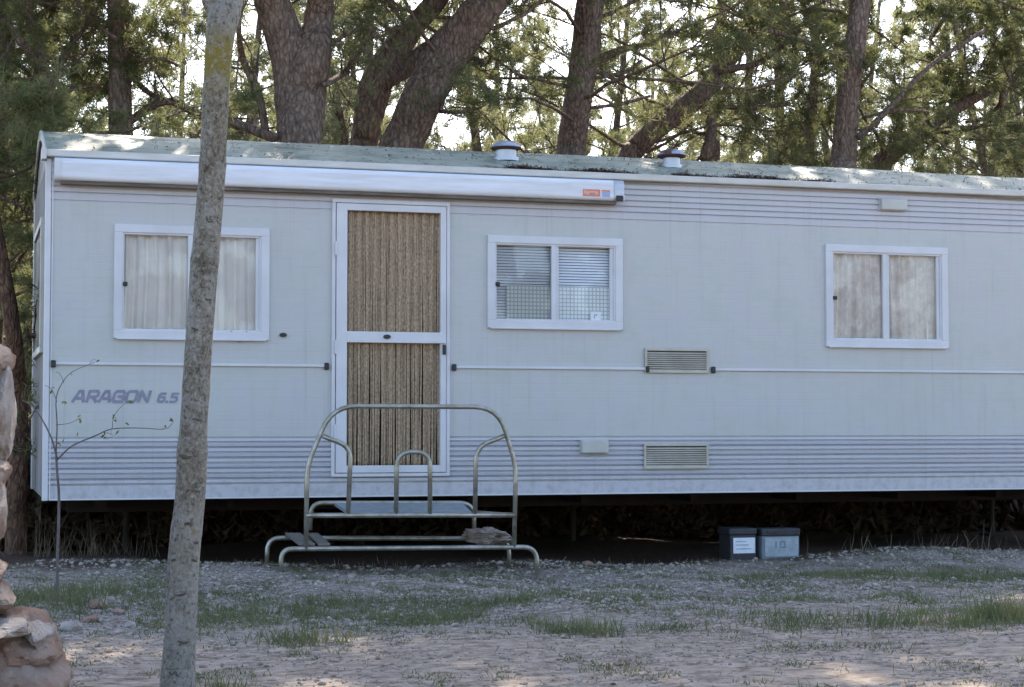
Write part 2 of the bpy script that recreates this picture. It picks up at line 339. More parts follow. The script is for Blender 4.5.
def big_mesh(name, V, Fidx, mats, mi=None, parent=None, smooth=False):   # V (n,3); Fidx (m,k)
    me = bpy.data.meshes.new(name); V = np.asarray(V, np.float32); Fi = np.asarray(Fidx, np.int32); k = Fi.shape[1]
    me.vertices.add(len(V)); me.vertices.foreach_set('co', V.ravel())
    me.loops.add(Fi.size); me.loops.foreach_set('vertex_index', Fi.ravel())
    me.polygons.add(len(Fi)); me.polygons.foreach_set('loop_start', np.arange(0, Fi.size, k, dtype=np.int32)); 
    for m in (mats if isinstance(mats, (list, tuple)) else [mats]): me.materials.append(m)
    if mi is not None: me.polygons.foreach_set('material_index', np.asarray(mi, np.int32))
    if smooth: me.polygons.foreach_set('use_smooth', [True] * len(Fi))
    me.update(calc_edges=True); me.validate()
    o = bpy.data.objects.new(name, me); col.objects.link(o)
    if parent: o.parent = parent
    return o
def tag(o, label=None, cat=None, group=None, kind=None):
    if label: o['label'] = label
    if cat: o['category'] = cat
    if group: o['group'] = group
    if kind: o['kind'] = kind
    return o
def empty(name, loc, label, cat, group=None):
    o = bpy.data.objects.new(name, None); col.objects.link(o); o.location = loc; o.empty_display_size = 0.2
    return tag(o, label, cat, group)
def adopt(root, *kids):                                         # parent keeping world coordinates
    for k in kids:
        k.parent = root; k.location = Vector(k.location) - root.location

# ------------------------------------------------------------------ ground
def hfun(x, y):
    x = np.asarray(x, float); y = np.asarray(y, float)
    h = 0.03 * np.sin(x * 0.9 + 1.2 + 0.4 * np.sin(y * 0.8)) * np.cos(y * 0.7 + 0.3) + 0.018 * np.sin(x * 2.3 + y * 1.7) + 0.012 * np.sin(3.9 * x - 2.8 * y + 1) 
    h += 0.003 * np.sin(7.1 * x + 5.3 * y + 2 * np.sin(3 * y)) + 0.002 * np.sin(13 * x - 11 * y + np.sin(5 * x))
    h = h * (1 - 0.6 * (1 / (1 + np.exp(-(-3.8 - y) * 3))))
    h += 0.05 / (1 + np.exp(-(x * -1 + 0.6) * 1.5)) * (1 / (1 + np.exp((np.abs(y + 0.7) - 1.6) * 3)))   # low rise at the left end
    return h
def sheet(name, xs, ys, zoff, m):
    X, Y = np.meshgrid(xs, ys); Zz = hfun(X, Y) + zoff
    nx, ny = len(xs), len(ys)
    V = np.stack([X.ravel(), Y.ravel(), Zz.ravel()], 1)
    i = (np.arange(ny - 1)[:, None] * nx + np.arange(nx - 1)[None]).ravel()
    return big_mesh(name, V, np.stack([i, i + 1, i + nx + 1, i + nx], 1), m, smooth=True)
xs = np.concatenate([[-400, -200, -90, -50, -30, -20, -14, -10, -7, -5], np.arange(-4, 11.01, 0.05), [12, 14, 17, 22, 30, 45, 80, 200, 400]])
ys = np.concatenate([[-150, -60, -35, -24, -18, -15], np.arange(-13.5, 3.01, 0.05), [3.5, 4.2, 5, 6.5, 8, 10, 13, 17, 22, 30, 40, 60, 110, 250, 500]])
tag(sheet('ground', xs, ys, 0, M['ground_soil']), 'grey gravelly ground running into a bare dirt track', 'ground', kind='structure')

# ------------------------------------------------------------------ mobile home
L_END, WD = 9.0, 2.4
home = empty('mobile_home', (0, 0, 0.45), 'long white ribbed mobile home standing clear of the gravel', 'mobile home')
holes = [(0.470, 1.492, 1.61, 2.355), (3.13, 4.13, 1.722, 2.358), (5.84, 6.852, 1.62, 2.367), (1.985, 2.80, 0.66, 2.585)]
zp = []      # front profile (z, y): y grows negative outwards
zp += [(0.49, 0.012), (0.492, 0.0), (0.585, 0.0)]
z = 0.588
while z < 0.895:
    zp += [(z, 0.012), (z + 0.007, 0.012), (z + 0.010, -0.006), (z + 0.032, -0.006)]; z += 0.036
zp += [(0.907, -0.001), (0.909, 0.005), (0.914, 0.008), (0.916, 0.0)]
z = 0.968
while z < 2.50:
    zp += [(z, 0.0), (z + 0.003, 0.0006), (z + 0.006, 0.0)]; z += 0.054
zp += [(2.520, 0.0), (2.523, 0.005), (2.529, 0.005), (2.532, -0.003)]
z = 2.572
while z < 2.80:
    zp += [(z, -0.005), (z + 0.003, 0.010), (z + 0.010, 0.010), (z + 0.017, -0.005)]; z += 0.043
zp += [(2.83, -0.003)]
zset = {zz: yy for zz, yy in zp}
zlist = sorted(zset); zarr = A3(zlist); yarr = A3([zset[q] for q in zlist])
cuts = sorted(set([h[2] for h in holes] + [h[3] for h in holes]))
allz = sorted(set(zlist + cuts)); ally = np.interp(allz, zarr, yarr)
xc = sorted(set([0.0, L_END] + [h[0] for h in holes] + [h[1] for h in holes]))
mb = MB()
for xa, xb in zip(xc[:-1], xc[1:]):
    for i in range(len(allz) - 1):
        za, zb = allz[i], allz[i + 1]; cx, cz = (xa + xb) / 2, (za + zb) / 2
        if any(h[0] < cx < h[1] and h[2] < cz < h[3] for h in holes): continue
        mb.add([(xa, ally[i], za), (xb, ally[i], za), (xb, ally[i + 1], zb), (xa, ally[i + 1], zb)], [(0, 1, 2, 3)])
me_o = mb.build('front_wall', M['wall_siding'])
adopt(home, me_o)
# ends, back, floor
RZ = 3.16; EZ = 2.845
def roof_z(y):
    t = abs(y - WD / 2) / (WD / 2); return EZ + (RZ - EZ) * (1 - t ** 1.7)
gable = [(0.013, 0.49), (WD, 0.49)] + [(yy, roof_z(yy) - 0.012) for yy in np.linspace(WD, 0.013, 15)]
mb = MB(); mb.add([(0.004, y, zz) for y, zz in gable], [tuple(range(len(gable)))]); 
# shallow ribs on the end
for yy in np.arange(0.12, 2.35, 0.115): mb.box(-0.004, 0.003, yy, yy + 0.03, 0.5, 2.80)
e1 = mb.build('end_wall', M['end_panel'])
mb = MB(); mb.add([(L_END - .004, y, zz) for y, zz in gable], [tuple(range(len(gable)))[::-1]]); e2 = mb.build('end_wall', M['end_panel'])
mb = MB(); mb.add([(0, WD, 0.49), (L_END, WD, 0.49), (L_END, WD, 2.84), (0, WD, 2.84)], [(0, 1, 2, 3)]); bw = mb.build('back_wall', M['end_panel'])
mb = MB(); mb.box(0.01, L_END - .01, 0.03, WD - .01, 0.478, 0.496); fl = mb.build('floor_pan', M['chassis_steel'])
mb = MB(); mb.add([(0.02, 0.5, 0.5), (L_END - .02, 0.5, 0.5), (L_END - .02, 0.5, 2.83), (0.02, 0.5, 2.83)], [(0, 1, 2, 3)]); part = mb.build('inner_partition', M['dark_inside'])
adopt(home, e1, e2, bw, fl, part)
# roof
mb = MB(); n = 17; yy = np.linspace(-0.035, WD + 0.035, n); zz = [roof_z(min(max(q, 0), WD)) + 0.004 - 0.02 * (q < 0 or q > WD) for q in yy]
nx = 60; xr = np.linspace(-0.007, L_END + .03, nx)
V = []; Fq = []
for i, xq in enumerate(xr):
    for j in range(n):
        V.append((xq, yy[j], zz[j] + 0.010 * mnoise.noise(Vector((xq * 1.1, yy[j] * 1.5, 3))) - (0.02 * math.exp(-((xq - 8.2) / 1.2) ** 2))))
for i in range(nx - 1):
    for j in range(n - 1): Fq.append((i * n + j, (i + 1) * n + j, (i + 1) * n + j + 1, i * n + j + 1))
mb.add(V, Fq)
V2 = [(a, b, c - 0.02) for a, b, c in V]; mb.add(V2, [q[::-1] for q in Fq])
mb.add([V[j] for j in range(n)] + [V2[j] for j in range(n)], [(j, j + 1, n + j + 1, n + j) for j in range(n - 1)])
roof = mb.build('roof', M['roof_sheet'], smooth=0.6)
adopt(home, roof)
# gutter along the eave
mb = MB(); mb.prism_x([(-0.004, 2.812), (-0.052, 2.818), (-0.058, 2.824), (-0.060, 2.862), (-0.052, 2.866), (-0.046, 2.852), (-0.006, 2.848)], -0.035, L_END + .02)
mb.bbox(-0.045, -0.012, -0.075, 0.03, 2.795, 2.872, 0.006)
gut = mb.build('gutter', M['gutter_cream']); adopt(home, gut)
# corner trims
mb = MB(); mb.bbox(-0.014, 0.024, -0.014, 0.010, 0.485, 2.81, 0.004); mb.bbox(0.030, 0.040, -0.009, 0.008, 0.485, 2.81, 0.003)
mb.bbox(-0.014, 0.004, 0.011, 0.04, 0.485, 2.82, 0.003); mb.prism_x([(-0.006, 0.487), (0.02, 0.487), (0.02, 0.4895), (-0.006, 0.497)], 0.041, L_END)
mb.bbox(-0.012, 0.02, WD - 0.03, WD + 0.01, 0.485, 2.82, 0.004)
ct = mb.build('corner_trim', M['white_alu']); adopt(home, ct)
# gable trim of the roof edge
mb = MB()
for a, b in zip(yy[:-1], yy[1:]):
    za, zb = roof_z(min(max(a, 0), WD)), roof_z(min(max(b, 0), WD))
    mb.add([(-0.020, a, za - 0.06), (-0.020, b, zb - 0.06), (-0.020, b, zb + 0.012), (-0.020, a, za + 0.012), (-0.008, a, za - 0.06), (-0.008, b, zb - 0.06), (-0.008, b, zb + 0.012), (-0.008, a, za + 0.012)],
           [(0, 1, 2, 3), (4, 7, 6, 5), (3, 2, 6, 7), (0, 4, 5, 1)])
gt = mb.build('gable_trim', M['plastic_cream']); adopt(home, gt)
# dark window on the end wall
mb = MB(); 
for a in (0.35, 1.75): mb.bbox(-0.03, 0.0, a, a + 0.05, 1.55, 2.4)
mb.bbox(-0.03, 0.0, 0.35, 1.8, 1.5, 1.55); mb.bbox(-0.03, 0.0, 0.35, 1.8, 2.4, 2.45)
ew = mb.build('end_window', M['plastic_cream']); adopt(home, ew)
mb = MB(); mb.box(-0.012, -0.006, 0.40, 1.75, 1.55, 2.40); ep = mb.build('pane', M['black_rubber']); ep.parent = ew; 

def part_of(parent, o):
    o.parent = parent; o.location = Vector(o.location) - Vector(parent.matrix_parent_inverse.translation); return o
def under(p, o):      # sub-part of a part whose own origin sits at (0,0,0) in world terms
    o.parent = p; return o
for o in (ew,): pass

def wavy(x0, x1, z0, z1, y, amp, waves, seed, nx=60, nz=14, gather=0.0):
    nx = 140
    V = []; Fq = []
    for j in range(nz):
        t = j / (nz - 1)
        for i in range(nx):
            u = i / (nx - 1)
            ph = waves * 2 * PI * (u + 0.03 * mnoise.noise(Vector((u * 4, t * 1.2, seed)))) + seed
            a = amp * (0.75 + 0.25 * (1 - t)) * (0.7 + 0.6 * mnoise.noise(Vector((u * 5, seed, t))))
            V.append((x0 + (x1 - x0) * u, y + a * math.sin(ph) + 0.3 * a * math.sin(2.3 * ph + 1), z0 + (z1 - z0) * t))
    for j in range(nz - 1):
        for i in range(nx - 1): Fq.append((j * nx + i, j * nx + i + 1, (j + 1) * nx + i + 1, (j + 1) * nx + i))
    return MB().add(V, Fq)

def window(x0, x1, z0, z1, xm, style, seed):
    fw = 0.058
    mb = MB(); mb.ring(x0, x1, z0, z1, fw, -0.024, 0.006, 0.005)
    mb.ring(x0 + fw - .002, x1 - fw + .002, z0 + fw - .002, z1 - fw + .002, 0.014, -0.014, 0.030, 0.003)
    mb.bbox(xm - 0.032, xm + 0.002, -0.016, 0.026, z0 + fw + .008, z1 - fw - .008, 0.003)
    mb.bbox(xm + 0.004, xm + 0.026, -0.006, 0.030, z0 + fw + .008, z1 - fw - .008, 0.003)
    mb.bbox(x1 - fw - 0.036, x1 - fw - 0.011, -0.002, 0.028, z0 + fw + .008, z1 - fw - .008, 0.003)
    mb.bbox(x0 + 0.02, x1 - 0.02, -0.034, -0.022, z0 - 0.006, z0 + 0.008, 0.003)
    w = mb.build('window', M['white_alu']); adopt(home, w)
    for a, b, yy in ((x0 + fw + .005, xm - 0.03, 0.004), (xm + 0.02, x1 - fw - .02, 0.016)):
        g = MB(); g.add([(a, yy, z0 + fw), (b, yy, z0 + fw), (b, yy, z1 - fw), (a, yy, z1 - fw)], [(0, 1, 2, 3)]); under(w, g.build('pane', M['glass']))
    k = MB(); zc = (z0 + z1) / 2 - 0.02; k.bbox(x0 + fw + 0.004, x0 + fw + 0.034, -0.030, -0.004, zc - 0.014, zc + 0.016, 0.006)
    under(w, k.build('latch', M['black_rubber']))
    if style == 'plain': under(w, wavy(x0 + .02, x1 - .02, z0 + .01, z1 - .01, 0.046, 0.027, 10, seed).build('curtain', M['curtain_plain'], smooth=True))
    if style == 'lace': under(w, wavy(x0 + .02, x1 - .02, z0 + .01, z1 - .01, 0.046, 0.027, 10, seed).build('curtain', M['curtain_lace'], smooth=True))
    if style == 'blind':
        bmz = z0 + (z1 - z0) * 0.47; s = MB(); zq = z1 - fw + 0.0
        while zq > z0 + .03:
            s.add([(x0 + .03, 0.048, zq), (x1 - .03, 0.048, zq), (x1 - .03, 0.038, zq - 0.0175), (x0 + .03, 0.038, zq - 0.0175)], [(0, 1, 2, 3)]); zq -= 0.021
        under(w, s.build('blind', M['blind_slat']))
        under(w, wavy(x0 + .155, x1 - .05, z0 + .01, bmz, 0.030, 0.003, 5, seed).build('net_curtain', M['net_check'], smooth=True))
        st = MB(); st.box(x1 - 0.245, x1 - 0.165, 0.0085, 0.0105, z0 + 0.062, z0 + 0.135); o = under(w, st.build('sticker', M['sticker_white']))
        tx = MB()
        tx.tube([(x1 - 0.205 + 0.011 * math.cos(a), 0.0075, z0 + 0.100 + 0.014 * math.sin(a)) for a in np.linspace(0.4, 4.3, 9)], 0.003, 5)
        under(w, tx.build('printed_mark', M['cord_grey']))
    return w
w1 = window(0.446, 1.515, 1.588, 2.376, 0.980, 'plain', 1.3)
w2 = window(3.107, 4.152, 1.701, 2.381, 3.629, 'blind', 4.1)
w3 = window(5.815, 6.875, 1.598, 2.391, 6.338, 'lace', 7.7)
# the sub-parts were built in world coordinates: their parents sit at -home.location inside home, so nothing else to do
mb = MB(); mb.tube([onY(231, 331, -.02), onY(234, 338, -.02), onY(240, 342, -.02), onY(245, 339, -.02), onY(247, 331, -.02)], 0.004, 6); under(w1, mb.build('hanging_cord', M['cord_grey'], smooth=True))

# door
dx0, dx1, dz0, dz1 = 1.960, 2.824, 0.630, 2.607
mb = MB()
mb.bbox(dx0, dx0 + .026, -0.022, 0.01, dz0 + .02, dz1 - .028, 0.004); mb.bbox(dx1 - .026, dx1, -0.022, 0.01, dz0 + .02, dz1 - .028, 0.004)
mb.bbox(dx0, dx1, -0.024, 0.01, dz1 - .030, dz1, 0.004); mb.bbox(dx0, dx1, -0.024, 0.01, dz0, dz0 + .024, 0.004)
dfr = mb.build('door_frame', M['white_alu']); adopt(home, dfr)
p1 = onY(346, 209); p2 = onY(440, 215); p3 = onY(344, 465); zl = onY(390, 343)[2]; zh = onY(390, 332)[2]
a0, a1, az1, az0 = p1[0] + .006, p2[0] - .002, p1[2] - .01, p3[2] - .004
mb = MB(); lx0, lx1, lz0, lz1 = dx0 + .030, dx1 - .030, dz0 + .028, dz1 - .034
mb.bbox(lx0, a0, -0.030, 0.006, lz0, lz1, 0.004); mb.bbox(a1, lx1, -0.030, 0.006, lz0, lz1, 0.004)
mb.bbox(a0 - .002, a1 + .002, -0.029, 0.005, az1, lz1, 0.003); mb.bbox(a0 - .002, a1 + .002, -0.029, 0.005, lz0, az0, 0.003)
mb.bbox(a0 - .002, a1 + .002, -0.031, 0.007, zl, zh, 0.003)
for q in (0.95, 1.55, 2.25): mb.tube([(lx0 - .004, -0.030, q - .05), (lx0 - .004, -0.030, q + .05)], 0.009, 8)
door = mb.build('door', M['white_alu']); adopt(home, door)
hx = onY(443, 350)[0]; hz = onY(443, 350)[2]
mb = MB(); mb.bbox(hx - .012, hx + .012, -0.046, -0.028, hz - .035, hz + .035, 0.005); mb.bbox(hx - 0.075, hx + .01, -0.058, -0.046, hz + .045, hz + .057, 0.004); mb.bbox(hx - .008, hx + .008, -0.052, -0.028, hz + .04, hz + .06, 0.003)
h_ = mb.build('handle', [M['white_alu'], M['black_rubber']]); under(door, h_)
for p in h_.data.polygons: p.material_index = 1 if p.center.z < hz + 0.036 else 0
ex = onY(386, 337); mb = MB(); mb.tube([(ex[0], -0.030, ex[2]), (ex[0], -0.040, ex[2])], 0.02, 16)
for i, v in enumerate(mb.v): mb.v[i] = (ex[0] + (v[0] - ex[0]) * 1.35, v[1], ex[2] + (v[2] - ex[2]) * 0.8)
under(door, mb.build('oval_plate', M['black_rubber']))
V = []; mbc = MB()          # strand curtain hanging in the doorway
ns = 84
for k in range(ns):
    u = (k + 0.5) / ns; x = a0 - 0.02 + (a1 - a0 + .04) * u
    path = []; rr = []
    ztop = az1 + .03; zbot = az0 - .02; ph = random.uniform(0, 6)
    sw = random.gauss(0, 0.007)
    for j in range(30):
        t = j / 29
        path.append((x + sw * t * t + 0.002 * math.sin(7 * t + ph), 0.030 + 0.010 * math.sin(k * 0.9) + random.uniform(-.002, .002), ztop + (zbot - ztop) * t))
        rr.append(0.0058 + 0.0018 * random.random())
    mbc.tube(path, rr, 5)
bc = mbc.build('strand_curtain', M['bamboo_beads'], smooth=True); under(door, bc)
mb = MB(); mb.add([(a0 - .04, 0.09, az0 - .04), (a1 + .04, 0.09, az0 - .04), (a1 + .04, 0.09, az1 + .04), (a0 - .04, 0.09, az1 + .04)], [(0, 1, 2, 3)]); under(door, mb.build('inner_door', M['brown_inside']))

# side rails with black end caps
for xa, xb, ca, cb in ((0.05, 1.925, 1, 1), (2.857, 4.345, 1, 1), (4.878, L_END, 1, 0)):
    mb = MB(); mb.bbox(xa, xb, -0.018, -0.0005, 1.405, 1.424, 0.004); r = mb.build('side_rail', M['white_alu']); adopt(home, r)
    for flag, q in ((ca, xa), (cb, xb)):
        if flag: k = MB(); k.bbox(q - .017, q + .017, -0.026, -0.002, 1.386, 1.436, 0.008); under(r, k.build('end_cap', M['black_rubber']))
# vent grilles
for (pa, pb, pc, pd) in ((644, 348, 708, 373.5), (643, 443.5, 708, 468.5)):
    A = onY(pa, pb); B = onY(pd and pc, pd); x0, x1, z0, z1 = A[0], B[0], B[2], A[2]
    mb = MB(); mb.ring(x0, x1, z0, z1, 0.02, -0.022, -0.006, 0.004); g = mb.build('vent_grille', M['grille_beige']); adopt(home, g)
    k = MB(); q = z0 + .022; st = (z1 - z0 - .044) / 9
    for i in range(9):
        zq = q + i * st; k.add([(x0 + .02, -0.020, zq), (x1 - .02, -0.020, zq), (x1 - .02, -0.009, zq + st * .5), (x0 + .02, -0.009, zq + st * .5)], [(0, 1, 2, 3)])
        k.add([(x0 + .02, -0.020, zq), (x1 - .02, -0.020, zq), (x1 - .02, -0.019, zq - .004), (x0 + .02, -0.019, zq - .004)], [(0, 1, 2, 3)])
    under(g, k.build('slats', M['grille_beige']))
    k = MB(); k.box(x0 + .01, x1 - .01, -0.0075, -0.0062, z0 + .01, z1 - .01); under(g, k.build('dark_backing', M['box_black']))
# small boxes on the wall
for (pa, pb, pc, pd) in ((879, 199, 905, 211), (580, 440, 607, 453)):
    A = onY(pa, pb); B = onY(pc, pd); mb = MB(); mb.bbox(A[0], B[0], -0.045, -0.002, B[2], A[2], 0.008); mb.bbox(A[0] - .006, B[0] + .006, -0.012, -0.001, B[2] - .006, A[2] + .004, 0.003)
    o = mb.build('flue_cover', M['plastic_cream']); adopt(home, o)
c = onY(283, 335); mb = MB(); mb.tube([(c[0], -0.002, c[2]), (c[0], -0.016, c[2])], 0.02, 16)
for i, v in enumerate(mb.v): mb.v[i] = (c[0] + (v[0] - c[0]) * 1.3, v[1], c[2] + (v[2] - c[2]) * 0.75)
adopt(home, mb.build('key_cover', M['black_rubber']))
# awning cassette
aw = [(-0.012, 2.806), (-0.080, 2.806)] + [(-0.080 - 0.038 * math.sin(q), 2.772 + 0.034 * math.cos(q)) for q in np.linspace(.25, PI / 2, 6)] + [(-0.118, 2.70)] + [(-0.088 - 0.030 * math.cos(q), 2.684 - 0.032 * math.sin(q)) for q in np.linspace(0, PI / 2, 6)] + [(-0.03, 2.652), (-0.012, 2.66)]
ax0 = 0.085; ax1 = onY(614, 190, -0.11)[0]
mb = MB(); mb.prism_x(aw, ax0, ax1); mb.prism_x([(-0.1195, 2.763), (-0.1195, 2.766), (-0.117, 2.766), (-0.117, 2.763)], ax0, ax1)
awn = mb.build('awning_case', M['awning_white'], smooth=0.5); adopt(home, awn)
k = MB(); k.bbox(ax0, ax1 + .03, -0.085, -0.015, 2.628, 2.651, 0.005); under(awn, k.build('shade_strip', M['weathered_board']))  # dark brown strip standing in for the shade beneath the awning case
for a, b, m in ((ax0 - .045, ax0, 'white_alu'), (ax1, ax1 + .075, 'vent_metal')):
    k = MB(); k.prism_x([(y * 1.04 - .002, zc) for y, zc in aw], a, b)
    if m == 'vent_metal': k.bbox(a + .02, b + .012, -0.118, -0.06, 2.648, 2.70, 0.01)
    o = under(awn, k.build('end_cap', M[m], smooth=0.5))
k = MB(); k.bbox(ax1 + .012, ax1 + .066, -0.131, -0.1185, 2.647, 2.690, 0.006); under(awn, k.build('crank_socket', M['black_rubber']))
def text_obj(body, name, size, loc, m, parent, shear=0.0, bold=0.0, ext=0.001, xs=1.0):
    cu = bpy.data.curves.new(name, 'FONT'); cu.body = body; cu.size = size; cu.shear = shear; cu.offset = bold; cu.extrude = ext; cu.space_character = 1.0
    t = bpy.data.objects.new('tmp', cu); col.objects.link(t); dg = bpy.context.evaluated_depsgraph_get()
    me = bpy.data.meshes.new_from_object(t.evaluated_get(dg)); bpy.data.objects.remove(t); bpy.data.curves.remove(cu)
    co = np.empty(len(me.vertices) * 3); me.vertices.foreach_get('co', co); co = co.reshape(-1, 3)
    co = np.stack([co[:, 0] * xs + loc[0], loc[1] - co[:, 2], co[:, 1] + loc[2]], 1); me.vertices.foreach_set('co', co.ravel()); me.update()
    me.materials.clear(); me.materials.append(m); me.name = name
    o = bpy.data.objects.new(name, me); col.objects.link(o); o.parent = parent; return o
s0 = onY(583, 189, -.119); s1 = onY(600, 196.5, -.119)
k = MB(); k.box(s0[0], s1[0], -0.1205, -0.1185, s1[2], s0[2]); stk = under(awn, k.build('sticker', M['sticker_orange']))
text_obj('FIAMMA', 'sticker_text', 0.040, (s0[0] + .004, -0.1212, s1[2] + .012), M['sticker_text'], awn, 0.15, 0.0006, 0.0003, 0.78)
s0 = onY(602, 190, -.119); s1 = onY(610, 197, -.119)
k = MB(); k.box(s0[0], s1[0], -0.1205, -0.1185, s1[2], s0[2] - .012); k.box(s0[0], s1[0], -0.1205, -0.1185, s0[2] - .010, s0[2], 1)
under(awn, k.build('sticker', [M['sticker_blue'], M['sticker_orange']]))
# faded lettering on the wall
GL = {'A': [[(0, 0), (.36, 1), (.64, 1), (1, 0)], [(.2, .3), (.8, .3)]], 'R': [[(.1, 0), (.1, 1), (.8, 1), (.95, .85), (.95, .6), (.8, .45), (.1, .45)], [(.5, .45), (.95, 0)]],
      'G': [[(.95, .8), (.8, 1), (.2, 1), (.05, .8), (.05, .2), (.2, 0), (.95, 0), (.95, .5), (.5, .5)]], 'O': [[(.2, 0), (.05, .2), (.05, .8), (.2, 1), (.8, 1), (.95, .8), (.95, .2), (.8, 0), (.19, 0)]],
      'N': [[(.08, 0), (.08, 1), (.9, 0), (.9, 1)]], '6': [[(.9, 1), (.25, 1), (.05, .8), (.05, .15), (.2, 0), (.8, 0), (.95, .15), (.95, .42), (.8, .56), (.05, .56)]],
      '.': [[(.35, 0), (.65, 0)]], '5': [[(.95, 1), (.1, 1), (.1, .56), (.8, .56), (.95, .42), (.95, .15), (.8, 0), (.05, 0)]]}
def lettering(word, pxa, pxb, pya, pyb, t, gap=.22):
    A = onY(pxa, pyb); B = onY(pxb, pya); h = B[2] - A[2] - t; wd = [0.45 if c == '.' else 1 for c in word]; tot = sum(wd) + gap * (len(word) - 1); sh = 0.30
    wu = (B[0] - A[0] - sh * h - t) / tot; x = A[0] + t / 2; mb = MB(); cnt = 0
    for c, wc in zip(word, wd):
        for st in GL[c]:
            for li, (p, q) in enumerate(zip(st[:-1], st[1:])):
                p = A3([p[0] * wu * wc, p[1] * h]); q = A3([q[0] * wu * wc, q[1] * h]); d = (q - p) / np.linalg.norm(q - p); n_ = A3([-d[1], d[0]]); e = d * t * .32; cnt += 1; y_ = -0.0022 - 0.00004 * cnt
                C4 = [p - e - n_ * t / 2, q + e - n_ * t / 2, q + e + n_ * t / 2, p - e + n_ * t / 2]
                mb.add([(x + u[0] + sh * u[1], y_, A[2] + t / 2 + u[1]) for u in C4], [(0, 1, 2, 3)])
        x += wu * (wc + gap)
    o = mb.build('lettering', M['lettering']); adopt(home, o)
lettering('ARAGON', 71, 153, 390, 403, 0.0205)
lettering('6.5', 156, 180, 392.5, 403, 0.018, .22)
# roof vents
for (pxc, pbase, ptop, capw, nw, cm, yv) in ((506, 163, 141, 31, 21, 'vent_cap_clean', 0.42), (671.5, 170.5, 149, 29, 17, 'vent_cap_rust', 0.42)):
    B = onY(pxc, pbase, yv); T = onY(pxc, ptop, yv); s = depth(B) / f
    zb = roof_z(yv) + 0.0; hgt = T[2] - zb; R1 = nw * s / 2; R2 = capw * s / 2
    mb = MB(); mb.lathe([(R1 * 1.25, -0.02), (R1 * 1.25, 0.008), (R1, 0.012), (R1, hgt - .055)], (B[0], yv, zb)); v = mb.build('roof_vent', M['vent_metal'], smooth=0.6); adopt(home, v)
    mb = MB(); mb.lathe([(R1 * .9, hgt - .075), (R2 * .94, hgt - .066), (R2, hgt - .058), (R2 * .97, hgt - .050)], (B[0], yv, zb)); under(v, mb.build('cap_underside', M['vent_under'], smooth=0.6))
    mb = MB(); mb.lathe([(R2 * 1.0, hgt - .052), (R2 * .9, hgt - .032), (R2 * .66, hgt - .012), (R2 * .3, hgt - .002), (0.004, hgt)], (B[0], yv, zb)); under(v, mb.build('cap', M[cm], smooth=0.8))
# chassis
mb = MB()
for yv in (0.95, 1.75): mb.box(0.2, L_END - .2, yv, yv + 0.06, 0.36, 0.477)
for xv in np.arange(0.4, L_END, 0.9): mb.box(xv, xv + .05, 0.5, WD - .1, 0.40, 0.477)
for xv in (0.7, 4.4, 8.4):
    for yv in (1.88,): mb.tube([(xv, yv, 0.40), (xv, yv, 0.0)], 0.025, 8); mb.box(xv - .08, xv + .08, yv - .08, yv + .08, -0.03, 0.015)
ch = mb.build('chassis', M['chassis_steel']); adopt(home, ch)
# ------------------------------------------------------------------ litter lying on the roof
def quads_litter(pts, L, w, normal_j=0.3):
    n = len(pts); d = rng.normal(size=(n, 3)); d[:, 2] *= normal_j; d /= np.linalg.norm(d, axis=1)[:, None]
    p = np.cross(d, A3([0, 0, 1.0])) + rng.normal(size=(n, 3)) * 0.3; p /= np.linalg.norm(p, axis=1)[:, None]
    l = (L * rng.uniform(.5, 1.2, n))[:, None]; w = (w * rng.uniform(.6, 1.2, n))[:, None]
    V = np.stack([pts - d * l / 2 - p * w / 2, pts - d * l / 2 + p * w / 2, pts + d * l / 2], 1).reshape(-1, 3)
    return V, np.arange(3 * n).reshape(-1, 3)
segs = [(onY(522, 172)[0], onY(640, 172)[0], .034, 3800), (onY(686, 172)[0], onY(836, 172)[0], .038, 4600), (onY(480, 172)[0], onY(520, 172)[0], .012, 300), (0, 3.0, .006, 500), (onY(836, 172)[0], 8.5, .012, 1300), (onY(505, 172)[0], onY(530, 172)[0], .05, 700), (onY(674, 172)[0], onY(690, 172)[0], .05, 600)]
P = []
for a, b, hh, n in segs:
    x = rng.uniform(a, b, n); y = -0.03 + np.abs(rng.normal(0, 0.05, n)); prof = hh * (0.5 + 0.9 * np.abs(np.sin(x * 5.1)) * np.abs(np.cos(x * 2.2 + 1)))
    zr = A3([roof_z(min(max(q, 0), WD)) for q in y]); P.append(np.stack([x, y, zr + rng.uniform(0, 1, n) * prof], 1))
n = 1500; x = rng.uniform(0, 8.8, n); y = rng.uniform(0, 1.1, n); P.append(np.stack([x, y, A3([roof_z(q) for q in y]) + .008], 1))
V, Fi = quads_litter(np.concatenate(P), 0.05, 0.008)
tag(big_mesh('pine_litter', V, Fi, M['needle_litter']), 'brown pine needles heaped along the roof edge of the mobile home', 'pine litter', kind='stuff')

# ------------------------------------------------------------------ entry steps
YF, YB = -0.92, -0.42
steps = empty('entry_steps', tuple(onY(410, 574, YF) * A3([1, 1, 0])), 'tubular metal entry steps with railing hoops below the door', 'steps')
def pxpath(pts, y): return [onY(a, b, y) for a, b in pts]
def arc_path(P, r=0.08, n=6):          # round the corners of a polyline
    P = [A3(p) for p in P]; out = [P[0]]
    for q_, (a, b, c_) in enumerate(zip(P[:-2], P[1:-1], P[2:])):
        rr_ = r[q_] if hasattr(r, '__len__') else r
        d1 = a - b; d2 = c_ - b; l = min(rr_, 0.45 * np.linalg.norm(d1), 0.45 * np.linalg.norm(d2)); q1 = b + d1 / np.linalg.norm(d1) * l; q2 = b + d2 / np.linalg.norm(d2) * l
        for i in range(n + 1):
            t = i / n; out.append((1 - t) ** 2 * q1 + 2 * t * (1 - t) * b + t * t * q2)
    out.append(P[-1]); return out
